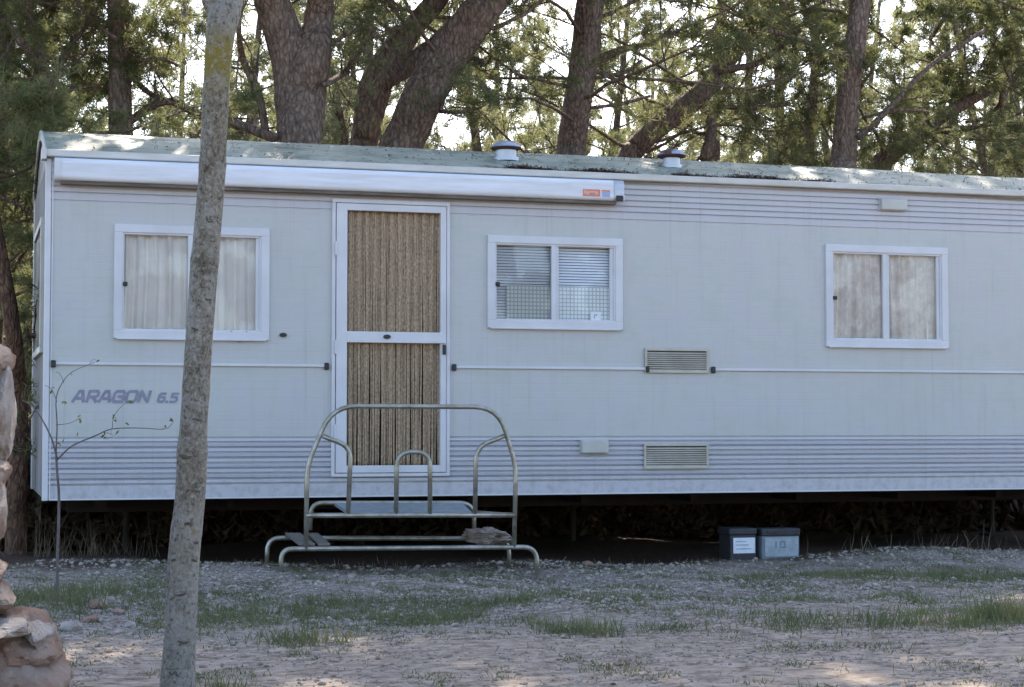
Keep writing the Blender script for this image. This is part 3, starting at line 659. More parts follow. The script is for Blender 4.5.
TR = 0.0160
def tubepart(name, path, r=TR, m='galvanised'):
    mb = MB(); mb.tube(path, r, 10); o = mb.build(name, M[m], smooth=True); adopt(steps, o); return o
gz = lambda x, y: float(hfun(x, y))
def foot(px, py, y):
    p = onY(px, py, y); p[2] = gz(p[0], p[1]) - 0.02; return p
tubepart('railing', arc_path(pxpath([(306, 549), (307, 466), (332, 406), (498, 407), (516, 466), (514, 547)], YF), [0.10, 0.17, 0.17, 0.10]))
tubepart('grab_rail', arc_path(pxpath([(323, 436), (351, 447), (348, 515)], YF), 0.11), 0.016)
tubepart('grab_rail', arc_path(pxpath([(504, 436), (476, 447), (475, 514)], YF), 0.11), 0.016)
tubepart('grab_rail', arc_path(pxpath([(396, 514), (397, 452), (430, 452), (430, 514)], YF), 0.13, 8), 0.016)
f1 = foot(281, 570, YF); f2 = foot(537, 574, YF); a = onY(281, 549, YF); b = onY(536, 547, YF)
tubepart('base_rail', arc_path([f1, A3([f1[0], YF, a[2]]), A3([f2[0], YF, b[2]]), f2], 0.15))
f1 = foot(267, 566, YB); f2 = foot(509, 566, YB); a = onY(267, 538, YB); b = onY(509, 538.5, YB)
tubepart('base_rail', arc_path([f1, A3([f1[0], YB, a[2]]), A3([f2[0], YB, b[2]]), f2], 0.15), 0.016)
tubepart('platform_rail', pxpath([(306, 515.5), (514, 515)], YF), 0.017)
pa = pxpath([(310, 530), (311, 503), (474, 503), (474, 536)], YB); tubepart('platform_rail', arc_path(pa, 0.15), 0.016)
for a, b in (((306, 548), (310, 538)), ((514, 547), (509, 538))): tubepart('side_rail', [onY(*a, YF), onY(*b, YB)], 0.014)
for a, b in (((309, 515.5), (312, 512)), ((513, 515), (474, 512))): tubepart('side_rail', [onY(*a, YF), onY(*b, YB)], 0.012)
q = [onY(350, 514, YF), onY(473, 514, YF), onY(462, 503, YB), onY(334, 503, YB)]
mb = MB(); mb.add([p + A3([0, 0, .004]) for p in q] + [p - A3([0, 0, .016]) for p in q], [(0, 1, 2, 3), (7, 6, 5, 4), (0, 4, 5, 1), (1, 5, 6, 2), (2, 6, 7, 3), (3, 7, 4, 0)])
o = mb.build('platform', M['tread_plate']); adopt(steps, o)
# two boards lying on the lower rails
def board(px0, px1, label, w=0.05):
    p = [onY(px0[0], px0[1], YB), onY(px0[2], px0[1], YB), onY(px1[2], px1[1], YF), onY(px1[0], px1[1], YF)]
    p = [q + A3([0, 0, .022]) for q in p]
    mb = MB(); mb.add(p + [q + A3([0, 0, .014]) for q in p], [(0, 3, 2, 1), (4, 5, 6, 7), (0, 1, 5, 4), (1, 2, 6, 5), (2, 3, 7, 6), (3, 0, 4, 7)])
    return tag(mb.build('board', M['weathered_board']), label, 'board')
board((285, 538, 300), (299, 549, 315), 'left weathered board lying across the lower rails of the steps')
board((308, 538, 318), (318, 549, 330), 'narrow dark board right beside the step post, on the lower rails')
# rocks
def rock(name, c, dim, seed, m, sub=5, rough=0.28, parent=None, flat=0.0):
    bm = bmesh.new(); bmesh.ops.create_icosphere(bm, subdivisions=sub, radius=1); off = Vector((seed * 7.3, seed * 3.1, seed * 1.7))
    rs = random.Random(seed); pl = []
    for _ in range(17):
        u = Vector((rs.gauss(0, 1), rs.gauss(0, 1), rs.gauss(0, 1))).normalized(); pl.append((u, rs.uniform(.70, .98)))
    for v in bm.verts:
        q = v.co.normalized(); k = 1.12
        for u, d_ in pl:
            c_ = q.dot(u)
            if c_ > 0.2: k = min(k, d_ / c_)
        k *= 1 + rough * 0.35 * mnoise.noise(q * 2.2 + off) + rough * .22 * mnoise.noise(q * 6 + off) + rough * .14 * mnoise.noise(q * 15 + off) - rough * .25 * max(0, .12 - abs(mnoise.noise(q * 2.9 + off)))
        q *= k * 1.08
        v.co = Vector((q.x * dim[0], q.y * dim[1], q.z * dim[2]))
    me = bpy.data.meshes.new(name); bm.to_mesh(me); bm.free(); me.polygons.foreach_set('use_smooth', [True] * len(me.polygons)); me.set_sharp_from_angle(angle=0.5)
    me.materials.append(m); o = bpy.data.objects.new(name, me); col.objects.link(o); o.location = Vector(c); o.rotation_euler = (0, 0, seed)
    return o
yr = -0.62
c = onY(492, 536.5, yr); o = rock('rock', c + A3([-.02, 0, 0]), (0.112, 0.30, 0.056), 4.6, M['limestone_pale'], 5, 0.6); o.rotation_euler = (0.0, 0.05, 0.15)
tag(o, 'flat pale rock lying on the right end of the lower step rails', 'rock')
# ------------------------------------------------------------------ the two boxes under the home
bx = onY(738, 558, 0.02); gz0 = gz(bx[0], 0.1)
A = onY(731, 560, -0.03); B = onY(757, 528, -0.03)
x0, x1 = A[0], B[0]; zt = B[2]
r = empty('storage_box', ((x0 + x1) / 2, 0.1, gz0 - .01), 'black box with a white label, left of the pair under the home', 'box')
mb = MB(); mb.bbox(x0, x1, -0.02, 0.20, gz0 - .03, zt - .05, 0.01); mb.bbox(x0 - .012, x1 + .002, -0.03, 0.21, zt - .052, zt, 0.012); o = mb.build('body', M['box_black']); adopt(r, o)
A = onY(733.5, 553.5, -.024); B = onY(756, 537.5, -.024); mb = MB(); mb.box(A[0], B[0] - .008, -0.024, -0.0205, A[2], B[2]); o = mb.build('label', M['paper_label']); adopt(r, o)
mb = MB()
for i, q in enumerate((0.25, 0.5, 0.72)): zq = A[2] + (B[2] - A[2]) * q; mb.box(A[0] + .02, B[0] - .04 - .02 * i, -0.0252, -0.0241, zq, zq + .008)
o = mb.build('label_print', M['box_panel']); adopt(r, o)
A = onY(763, 561, -0.05); B = onY(800, 528, -0.05); x0, x1, zt = A[0], B[0], B[2]
r = empty('storage_box', ((x0 + x1) / 2, 0.1, gz0 - .01), 'pale grey plastic box, right of the pair under the home', 'box')
mb = MB(); mb.bbox(x0, x1, -0.04, 0.10, gz0 - .03, zt - .055, 0.01); o = mb.build('body', M['box_grey']); adopt(r, o)
mb = MB(); mb.bbox(x0 - .006, x1 + .006, -0.048, 0.11, zt - .06, zt, 0.012)
mb.bbox(x0 + .04, x0 + .12, -0.056, -0.04, zt - .035, zt - .012, 0.004); o = mb.build('lid', M['box_black']); adopt(r, o)
A = onY(765, 557, -.044); B = onY(798, 537, -.044); mb = MB(); mb.bbox(A[0], B[0], -0.046, -0.0405, A[2] - .0, B[2], 0.002); o = mb.build('front_panel', M['box_panel']); adopt(r, o)
mb = MB(); w_ = B[0] - A[0]
for i, (u0, u1) in enumerate(((.30, .36), (.44, .62), (.44, .52), (.44, .62), (.44, .48), (.58, .62))):
    zz_ = [(.45, .8), (.72, .8), (.72, .8), (.45, .52), (.52, .72), (.52, .72)][i]; hh = B[2] - A[2]
    mb.box(A[0] + w_ * u0, A[0] + w_ * u1, -0.0475 - .0001 * i, -0.0461, A[2] + hh * zz_[0], A[2] + hh * zz_[1])
o = mb.build('moulded_marks', M['box_grey']); adopt(r, o)

# ------------------------------------------------------------------ stone wall at the left edge
yw = onG(30, 700)[1]
wroot = onY(5, 690, yw); sw = empty('stone_wall', (wroot[0], yw, 0), 'rough dry stone wall of reddish limestone at left edge', 'stone wall')
def stone(px, py, rx, rz, seed, m='limestone', dy=0.0, ry=0.28, rough=0.26):
    c = onY(px, py, yw + dy); s = depth(c) / f; o = rock('stone', c, (rx * s, ry, rz * s), seed, M[m], rough=rough); o.rotation_euler = (0, 0, 0.15 * math.sin(seed * 9)); adopt(sw, o); return o
stone(10, 674, 50, 40, 1.1, ry=.30); stone(20, 640, 40, 26, 2.7, 'limestone', ry=.24); stone(40, 634, 14, 17, 3.3, 'limestone_pale', ry=.16, dy=-.06); stone(4, 628, 30, 10, 3.9, 'limestone_pale', ry=.25, dy=-.10)
stone(-11, 597, 20, 15, 5.2, 'limestone', ry=.25); stone(-18, 570, 22, 18, 6.1, ry=.25); stone(-16, 515, 20, 42, 7.7, ry=.25); stone(-5, 412, 22, 48, 8.8, 'limestone_pale', ry=.22)
stone(-10, 470, 20, 22, 8.1, 'limestone', ry=.22); stone(-9, 362, 18, 22, 9.6, ry=.22); stone(-45, 640, 40, 45, 10.3, ry=.3); stone(-50, 560, 38, 48, 11.2, ry=.3); stone(-48, 470, 32, 52, 12.4, ry=.28); stone(-50, 385, 32, 42, 13.8, ry=.28); stone(2, 724, 58, 30, 14.5, ry=.34)

# ------------------------------------------------------------------ trees
def tufts(C, Dr, n, L, w, spread=0.75):
    C = np.repeat(np.asarray(C), n, 0); Dr = np.repeat(np.asarray(Dr), n, 0); k = len(C)
    d = Dr * 0.6 + rng.normal(size=(k, 3)) * spread; d /= np.linalg.norm(d, axis=1)[:, None] + 1e-9
    p = np.cross(d, rng.normal(size=(k, 3))); p /= np.linalg.norm(p, axis=1)[:, None] + 1e-9
    l = (L * rng.uniform(.6, 1.2, k))[:, None]; ww = (w * rng.uniform(.7, 1.3, k))[:, None]
    b = C + rng.normal(size=(k, 3)) * 0.02
    V = np.stack([b - p * ww / 2, b + p * ww / 2, b + d * l], 1).reshape(-1, 3)
    return V
def catmull(P, n=5):
    P = [A3(p, dtype=float) for p in P]; Q = [2 * P[0] - P[1]] + P + [2 * P[-1] - P[-2]]; out = []
    for i in range(1, len(Q) - 2):
        for k in range(n):
            t = k / n; a, b, c_, d = Q[i - 1], Q[i], Q[i + 1], Q[i + 2]
            out.append(0.5 * (2 * b + (c_ - a) * t + (2 * a - 5 * b + 4 * c_ - d) * t * t + (3 * b - a - 3 * c_ + d) * t ** 3))
    out.append(P[-1]); return out
def limb_path(p, d, L, n=8, wig=0.22, up=0.04):
    P = [A3(p)]; d = A3(d) / np.linalg.norm(d)
    for i in range(n):
        d = d + rng.normal(size=3) * wig * 0.6 + A3([0, 0, up]); d /= np.linalg.norm(d); P.append(P[-1] + d * L / n)
    return P
class Foliage:
    def __init__(s): s.C = []; s.D = []
    def add(s, c, d): s.C.append(c); s.D.append(d)
def grow(mb, fo, start, d, L, r, subs, twigs, tn, bare=0.35, seg=6, up=0.04, wig=0.22, tw=True):
    P = limb_path(start, d, L, 9, wig, up); mb.tube(P, list(np.linspace(r, r * 0.18, len(P))), seg, cap=False)
    for k in range(subs):
        t = bare + (1 - bare) * (k + rng.random()) / subs; i = min(int(t * (len(P) - 1)), len(P) - 2); q = P[i] + (P[i + 1] - P[i]) * rng.random()
        ax = P[i + 1] - P[i]; ax /= np.linalg.norm(ax); dd = ax * 0.6 + rng.normal(size=3) * 0.6; l2 = L * rng.uniform(.18, .36) * (1.25 - t * .6)
        S = limb_path(q, dd, l2, 4, 0.3, 0.05); mb.tube(S, list(np.linspace(r * 0.30 * (1.2 - t) + .004, .003, len(S))), 4, cap=False)
        for j in range(twigs):
            tt = 0.25 + 0.75 * (j + rng.random()) / twigs; ii = min(int(tt * 4), 3); q2 = S[ii] + (S[ii + 1] - S[ii]) * rng.random()
            ax2 = S[ii + 1] - S[ii]; ax2 /= np.linalg.norm(ax2) + 1e-9; d2 = ax2 * 0.7 + rng.normal(size=3) * 0.6; d2 /= np.linalg.norm(d2); l3 = rng.uniform(.10, .26)
            if tw: mb.tube([q2, q2 + d2 * l3], [.004, .002], 3, cap=False)
            for m_ in range(tn):
                fo.add(q2 + d2 * l3 * (0.25 + 0.75 * (m_ + rng.random()) / tn), d2)
def stem_from_px(pts, yp, ywig=0.15, to_ground=True):
    P = []; R = []
    for i, (a, b, w) in enumerate(pts):
        y = yp + ywig * math.sin(i * 1.7 + a); q = onY(a, b, y); P.append(q); R.append(w / 2 * depth(q) / f)
    if to_ground:
        q = P[0].copy(); dx = (P[0] - P[1]); dx = dx / (abs(dx[2]) + 1e-6)
        h = q[2]; g = A3([q[0] + dx[0] * h * 0.55, yp, -0.1]); m_ = (g + q) / 2 + A3([0.15 * dx[0] * h * .3, 0, 0]); P = [g, m_] + P; R = [R[0] * 1.25, R[0] * 1.08] + R
    return P, R
def pine(label, yp, stems, extra, H, z0, nl, Lm, cov=1.0, bark='pine_bark', group='pines behind the mobile home', up=0.05, subs=8, twigs=6, tn=4, low=None, high=40):
    """stems: pixel polylines measured on the photo, put at their own distance yp; extra: thin bare limbs"""
    mb = MB(); fo = Foliage(); fh_ = Foliage(); tops = []
    for k, (pts, tg) in enumerate(stems):
        P, R = stem_from_px(pts, yp, 0.12, tg)
        # carry the stem on above the frame
        d = P[-1] - P[-2]; d = d / np.linalg.norm(d); q = P[-1]; zz = q[2]; r = R[-1]; st = (H - zz) / 5
        for i in range(5):
            d = d + rng.normal(size=3) * 0.12 + A3([0, 0, 0.15]); d /= np.linalg.norm(d); q = q + d * max(st, .3); P.append(q); R.append(r * (1 - 0.16 * (i + 1)))
        Pc = catmull(P, 5); Rc = np.interp(np.linspace(0, len(P) - 1, len(Pc)), range(len(P)), R)
        mb.tube(Pc, list(Rc), 16, jit=0.13); tops.append((Pc, Rc))
    for pts in extra:
        P, R = stem_from_px(pts, yp, 0.25, False); Pc = catmull(P, 4); Rc = np.interp(np.linspace(0, len(P) - 1, len(Pc)), range(len(P)), R); mb.tube(Pc, list(Rc), 8, jit=0.15)
        for i in range(3, len(Pc), 2):      # small dead twigs and a few tufts
            d = rng.normal(size=3); grow(mb, fo, Pc[i], d, rng.uniform(.3, .7), Rc[i] * .4, 3, 2, 2, 0.3, 4)
    for (Pc, Rc) in tops:
        zs = A3([p[2] for p in Pc])
        for k in range(int(nl / len(tops))):
            z_ = z0 + (H - z0) * ((k + rng.random()) / (nl / len(tops))); i = int(np.argmin(abs(zs - z_))); t = (z_ - z0) / (H - z0)
            a = rng.uniform(0, 2 * PI); d = A3([math.cos(a), math.sin(a), 0.15 + 0.5 * t]); L = Lm * (1.0 - 0.55 * t) * rng.uniform(.7, 1.15)
            hi = z_ > 6.8
            grow(mb, fo, Pc[i], d, L, max(min(Rc[i] * .25, .024), .011), subs, twigs, tn, 0.35, 6 if not hi else 4, up)
    for (Pc, Rc) in tops[:1]:
        zs = A3([p[2] for p in Pc])
        for k in range(high):  # extra limbs above the frame, added to shade the roof and ground
            z_ = 6.0 + (H + 0.5 - 6.0) * (k + rng.random()) / high; i = int(np.argmin(abs(zs - z_))); a = rng.uniform(0, 2 * PI)
            grow(mb, fh_, Pc[i], A3([math.cos(a), math.sin(a), .2]), Lm * rng.uniform(.7, 1.25), .025, 6, 5, 3, .25, 4, up, .22, False)
    if low:
        for (x, y, z_, n, L) in low:
            for k in range(n): a = rng.uniform(0, 2 * PI); grow(mb, fo, A3([x, y, z_ + k * .28]), A3([math.cos(a), math.sin(a), .05]), L, .03, subs, twigs, tn, .15, 5, 0.0)
    base = tops[0][0][0]
    root = empty('pine_tree', (base[0], base[1], 0), label, 'pine tree', group)
    o = mb.build('trunk', M[bark], smooth=True); adopt(root, o)
    if fo.C:
        V = np.concatenate([tufts(fo.C, fo.D, 14, 0.095, 0.0085)] + ([tufts(fh_.C, fh_.D, 7, 0.17, 0.03)] if fh_.C else [])); o = big_mesh('crown', V, np.arange(len(V)).reshape(-1, 3), M['pine_needles']); adopt(root, o)
    return root
P_ = pine
P_('dark pine at the far left with a trunk forking into three limbs', 5.0, [([(56, 165, 17), (52, 120, 17), (46, 80, 15), (34, 30, 9), (28, 0, 8)], True)],
   [[(44, 78, 10), (22, 42, 10), (0, 18, 9), (-30, -10, 7)], [(50, 92, 9), (62, 60, 8), (80, 32, 7), (96, 8, 6)], [(50, 110, 6), (25, 70, 5), (0, 55, 4)]], 8.5, 2.8, 24, 2.2)
P_('dark straight pine trunk rising just left of the lichened young tree', 5.2, [([(124, 170, 25), (121, 135, 25), (119, 60, 22), (118, 0, 22)], True)],
   [[(128, 122, 9), (165, 101, 8), (200, 115, 7), (250, 128, 8), (274, 136, 6)], [(120, 64, 6), (145, 90, 6), (166, 103, 5)], [(126, 62, 5), (160, 59, 4), (180, 66, 3)], [(118, 40, 5), (90, 18, 4), (70, -10, 4)]], 9.5, 4.6, 26, 2.8)
P_('thickest grey pine, forking in two just above the roof', 4.2, [([(300, 175, 46), (299, 140, 46), (300, 95, 52), (292, 55, 46), (277, 15, 36), (268, -15, 33)], True), ([(303, 105, 40), (312, 60, 36), (318, 20, 28), (319, -15, 25)], False)],
   [[(266, 134, 8), (258, 92, 8), (243, 60, 7), (239, 22, 6), (246, -10, 5)], [(275, 138, 11), (240, 125, 9), (205, 113, 8)], [(325, 85, 6), (345, 72, 6), (352, 60, 5), (364, 48, 4)], [(324, 50, 5), (350, 32, 5), (372, 30, 4), (390, 52, 3)]], 10, 4.8, 26, 3.0)
P_('leaning pine beside the thickest trunk, splitting into two rising limbs', 5.6, [([(358, 170, 28), (364, 145, 28), (374, 90, 33), (391, 58, 30), (416, 24, 22), (440, -6, 20)], True), ([(382, 78, 26), (408, 64, 22), (438, 44, 20), (476, 4, 20), (492, -14, 18)], False)],
   [[(420, 20, 5), (392, 30, 4), (370, 14, 3)]], 9.5, 5.0, 24, 2.8)
P_('stout pine leaning hard to the right behind the first roof vent', 5.0, [([(392, 172, 40), (402, 145, 40), (421, 100, 41), (444, 60, 42), (475, 18, 40), (500, -12, 36)], True)],
   [[(452, 62, 8), (470, 58, 6), (485, 62, 4)], [(430, 110, 5), (455, 112, 4), (480, 108, 3)]], 9, 4.6, 20, 3.2)
P_('straight pine trunk standing between the two roof vents', 6.2, [([(569, 180, 32), (571, 150, 30), (579, 100, 29), (585, 50, 29), (590, 0, 27)], True)],
   [[(590, 108, 4), (620, 104, 4), (650, 96, 3)], [(592, 60, 5), (622, 48, 4), (650, 44, 3)], [(596, 78, 4), (625, 72, 4), (642, 60, 3)]], 10, 4.3, 44, 3.0)
P_('crooked pine lost in foliage, leaning right above the second roof vent', 8.2, [([(622, 172, 22), (634, 150, 23), (666, 120, 24), (698, 96, 22), (724, 64, 18), (752, 34, 14), (785, 2, 12)], True)],
   [[(700, 96, 14), (712, 125, 12), (705, 160, 12)], [(720, 70, 8), (760, 62, 6), (800, 30, 5)], [(690, 100, 6), (740, 108, 5), (790, 104, 4)]], 9, 3.6, 38, 3.2)
P_('straight bare pine trunk left of the bright sky gap at right', 6.6, [([(841, 185, 27), (843, 165, 26), (848, 100, 23), (854, 50, 22), (860, 0, 20)], True)],
   [[(858, 138, 7), (890, 108, 6), (930, 66, 5), (985, 30, 4)], [(862, 118, 4), (900, 110, 3), (928, 112, 3)], [(850, 110, 4), (862, 85, 4), (874, 68, 3)], [(846, 60, 6), (800, 40, 5), (760, 30, 5), (744, 45, 4)]], 10, 5.8, 14, 2.6, high=6)
P_('low leaning pine at the right, slanting up from behind the roof', 9.0, [([(872, 178, 17), (888, 158, 17), (918, 134, 16), (962, 104, 13), (1012, 78, 9), (1050, 50, 8)], True)],
   [[(930, 40, 4), (945, 18, 5), (965, 7, 5), (985, 8, 5), (1000, 24, 4)], [(1024, 70, 6), (1008, 84, 5), (1001, 100, 5), (1003, 135, 4)], [(1003, 100, 4), (985, 118, 4), (965, 122, 3)]], 7.5, 2.6, 40, 3.0, high=10)
P_('bushy pine half out of the right frame edge behind the roof', 7.5, [([(1062, 190, 26), (1060, 150, 26), (1066, 80, 22), (1070, 0, 20)], True)], [], 9.5, 2.7, 34, 3.0, high=14)
# trees at the left of the home
lx = onY(18, 430, 2.2)
P_('reddish pine trunk at the left, behind the dry stone wall', 1.6, [([(18, 470, 19), (19, 400, 18), (14, 340, 16), (0, 250, 13), (-14, 180, 11)], True)], [[(14, 345, 6), (30, 335, 5), (46, 338, 3)], [(19, 470, 5), (10, 440, 4), (-5, 430, 3)]], 6, 2.6, 6, 1.0, bark='red_bark', group=None)
cx_ = onY(8, 400, 6.0)
P_('bushy dark conifer left of the mobile home, branched almost to the ground', 6.0, [([(-8, 420, 20), (-6, 300, 20), (-2, 180, 18), (2, 60, 15), (4, 0, 14)], True)], [], 8.5, 0.35, 105, 2.3, subs=9, twigs=6, tn=4)

# far wood: one mass
def far_wood(name, label, ntree, y0, y1, px0, px1, nl, nneed, L, w, m, hm=(7.5, 11.5), zl=(1.2, 3.0)):
    mbt = MB(); fo = Foliage()
    for k in range(ntree):
        y = rng.uniform(y0, y1); ya = abs(y); x0, x1 = (onY(px0, 100, y)[0], onY(px1, 100, y)[0]) if y > 0 else (px0, px1); x = x0 + (x1 - x0) * ((k * 0.618) % 1)
        h = rng.uniform(*hm); lean = rng.normal(0, .12)
        P = [A3([x + lean * t * h + .15 * math.sin(3 * t + k), y, t * h]) for t in np.linspace(0, 1, 7)]; r = rng.uniform(.09, .16); mbt.tube(P, list(np.linspace(r, .03, 7)), 7, jit=.1)
        zlow = rng.uniform(*zl)
        for j in range(nl):
            t = (j + rng.random()) / nl; zc = zlow + (h - zlow) * t; i = min(int(zc / h * 6), 5); a = rng.uniform(0, 2 * PI)
            grow(mbt, fo, P[i] + (P[i + 1] - P[i]) * (zc / h * 6 - i), A3([math.cos(a), math.sin(a), .25]), rng.uniform(1.2, 2.6) * (1.05 - .6 * t), .022, 7, 5, 3, .3, 3, .04, .22, False)
    V = tufts(fo.C, fo.D, nneed, L, w, 0.7)
    nb = len(mbt.v); tri = []
    for q in mbt.f:
        for i in range(1, len(q) - 1): tri.append((q[0], q[i], q[i + 1]))
    Vall = np.concatenate([A3(mbt.v), V]); Fi = np.concatenate([A3(tri), np.arange(len(V)).reshape(-1, 3) + nb]); mi = np.concatenate([np.zeros(len(tri)), np.ones(len(V) // 3)])
    tag(big_mesh(name, Vall, Fi, [M['pine_bark'], m], mi), label, 'wood', kind='stuff')
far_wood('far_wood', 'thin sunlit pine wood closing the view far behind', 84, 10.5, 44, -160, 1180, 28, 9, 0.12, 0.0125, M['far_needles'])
far_wood('distant_wood', 'pale mass of pines farthest back, seen through the nearer wood', 80, 45, 80, -200, 1220, 22, 6, 0.22, 0.035, M['far_needles'], (9, 14), (0.5, 2.5))
far_wood('unseen_wood', 'unseen pine wood behind the camera, added to dim the front sky light', 26, -44, -34, -30, 30, 22, 4, 0.35, 0.10, M['pine_needles'], (8, 12), (0.3, 1.0))  # out-of-view trees, added to cut and warm the low sky light
# dry brush closing the space behind the home
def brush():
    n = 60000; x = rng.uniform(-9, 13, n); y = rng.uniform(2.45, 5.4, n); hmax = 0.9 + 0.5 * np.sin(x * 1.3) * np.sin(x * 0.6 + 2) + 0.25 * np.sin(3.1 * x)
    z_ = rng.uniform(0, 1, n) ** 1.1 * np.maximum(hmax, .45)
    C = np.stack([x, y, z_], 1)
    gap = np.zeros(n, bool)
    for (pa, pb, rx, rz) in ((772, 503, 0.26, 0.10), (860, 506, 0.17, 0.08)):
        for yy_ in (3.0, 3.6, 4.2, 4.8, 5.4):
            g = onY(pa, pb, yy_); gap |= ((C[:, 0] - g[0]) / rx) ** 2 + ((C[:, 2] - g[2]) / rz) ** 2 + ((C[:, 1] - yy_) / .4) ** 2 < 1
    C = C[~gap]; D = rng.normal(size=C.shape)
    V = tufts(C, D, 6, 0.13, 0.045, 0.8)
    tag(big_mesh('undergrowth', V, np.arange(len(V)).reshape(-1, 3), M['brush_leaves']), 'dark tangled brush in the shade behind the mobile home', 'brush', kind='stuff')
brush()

# young tree in the foreground
yf = onG(176, 702)[1]
pts = [(176, 702, 33), (180, 640, 31.5), (184, 560, 31), (190, 500, 30), (192, 450, 29.5), (194, 420, 27.5), (199, 340, 27), (204, 270, 27.5), (210, 200, 27), (214, 140, 26), (217, 80, 26.5), (220, 40, 28), (224, 14, 32), (230, -8, 27), (238, -60, 24), (243, -150, 20), (246, -260, 15)]
P = []; R = []
for i, (a, b, w) in enumerate(pts): q = onY(a, b, yf + .03 * math.sin(i)); P.append(q); R.append(w / 2 * depth(q) / f)
P[0][2] = -0.06; R[0] *= 1.12
Pc = catmull(P, 7); Rc = np.interp(np.linspace(0, len(P) - 1, len(Pc)), range(len(P)), R)
Rc = [r * (1 + 0.05 * math.exp(-((p[2] - zk) / .018) ** 2)) for r, p in zip(Rc, Pc) for zk in [min((0.90, 0.62, 1.12, 0.35, 1.6, 1.95, 2.2), key=lambda q: abs(q - p[2]))]]
mb = MB(); mb.tube(Pc, Rc, 22, jit=0.06); fo = Foliage()
P2, R2 = [], []
for a, b, w in [(222, 26, 17), (212, 8, 15), (205, -14, 13), (196, -60, 12), (186, -140, 9), (178, -230, 5)]:
    q = onY(a, b, yf); P2.append(q); R2.append(w / 2 * depth(q) / f)
mb.tube(catmull(P2, 5), list(np.interp(np.linspace(0, 5, 26), range(6), R2)), 12, jit=.05)
for k in range(12):
    i = random.choice(range(len(P) - 4, len(P))); a = random.uniform(0, 6.28); grow(mb, fo, P[i] * .5 + P[i - 1] * .5, A3([math.cos(a), math.sin(a), .8]), random.uniform(.5, 1.0), .012, 4, 2, 1, .3, 5)
# small knots
for (pz, ang) in ((0.63, 4.2), (0.90, 5.0), (1.12, 3.9), (0.36, 4.6), (1.55, 5.4)):
    i = int(np.argmin([abs(p[2] - pz) for p in Pc])); n_ = A3([math.cos(ang), math.sin(ang), 0]); mb.tube([Pc[i] + n_ * Rc[i] * .7, Pc[i] + n_ * Rc[i] * 1.05 , Pc[i] + n_ * Rc[i] * 1.10], [.016, .012, .004], 8)
for py_, da, sp_, rr_ in ((456, -.5, .5, .007), (523, .0, .34, .006), (560, -.75, .2, .005), (562, .7, .3, .005), (596, -.1, .45, .004), (639, .25, .45, .005), (492, .5, .25, .004), (418, .3, .4, .004), (330, -.4, .3, .004), (300, .5, .3, .004), (545, .75, .25, .006)):
    zc = onY(185, py_, yf)[2]; i = int(np.argmin([abs(p[2] - zc) for p in Pc])); toC = math.atan2(CAM[1] - Pc[i][1], CAM[0] - Pc[i][0]); q_ = np.linspace(-sp_, sp_, 7)
    mb.tube([Pc[i] + Rc[i] * 0.985 * A3([math.cos(toC + da + t), math.sin(toC + da + t), 0]) + A3([0, 0, .004 * math.sin(5 * t + py_)]) for t in q_], [rr_ * .3, rr_ * .7, rr_, rr_ * 1.1, rr_, rr_ * .7, rr_ * .3], 7, 1)
rt = empty('young_tree', (P[0][0], P[0][1], 0), 'slender grey young tree trunk with yellow lichen, standing in the foreground', 'tree')
adopt(rt, mb.build('trunk', [M['young_bark'], M['scar_bark']], smooth=True))
def leaf_mesh(C, D, L, w):
    V = []; Fq = []
    for c, d in zip(C, D):
        d = A3(d) / (np.linalg.norm(d) + 1e-9); s = np.cross(d, rng.normal(size=3)); s /= np.linalg.norm(s); l = L * rng.uniform(.6, 1.2); b = len(V)
        V += [c, c + d * l * .5 + s * w / 2, c + d * l, c + d * l * .5 - s * w / 2]; Fq.append((b, b + 1, b + 2, b + 3))
    return V, Fq
C = []; D = []
for c, d in zip(fo.C, fo.D):
    for k in range(3): C.append(A3(c) + rng.normal(size=3) * .03); D.append(rng.normal(size=3))
V, Fq = leaf_mesh(C, D, .05, .03); adopt(rt, big_mesh('crown', V, Fq, M['young_leaves']))
# thin sapling
ysap = onG(57, 613)[1]
sp = lambda pts: [onY(a, b, ysap + dy) for a, b, dy in [(q + (0,))[:3] for q in pts]]
mb = MB(); br = [([(57, 613), (57.5, 560), (59, 500), (57, 470), (56, 452)], .013, .009), ([(57, 458), (52, 440, .02), (43, 421, .05), (33, 407, .08), (22, 400, .1)], .008, .003), ([(56, 453), (57, 425, -.02), (56, 400, -.03), (61, 385, -.03), (72, 372, -.02), (95, 362)], .006, .002),
    ([(57, 460), (72, 446, -.05), (95, 436, -.08), (112, 429, -.1), (140, 428, -.12), (165, 429, -.12), (174, 421, -.12)], .007, .002), ([(112, 429, -.1), (114, 416, -.1), (122, 406, -.12), (129, 401, -.12)], .003, .0015), ([(56, 425, -.02), (70, 423, 0), (82, 417)], .003, .0015), ([(57, 402, -.03), (52, 390), (45, 385)], .003, .0015), ([(64, 383), (60, 374), (56, 372)], .0025, .0015), ([(100, 436, -.08), (107, 439, -.1), (118, 433, -.1)], .002, .001), ([(90, 363), (92, 360), (96, 359)], .002, .001)]
for pts, r0, r1 in br: Q = catmull(sp(pts), 4); mb.tube(Q, list(np.linspace(r0, r1, len(Q)) * .68), 7, jit=.1)
rt = empty('sapling', tuple(onY(57, 613, ysap) * A3([1, 1, 0])), 'thin sapling with a few tiny new leaves before the home\'s left end', 'sapling'); adopt(rt, mb.build('stem', M['twig_bark'], smooth=True))
C = []; D = []
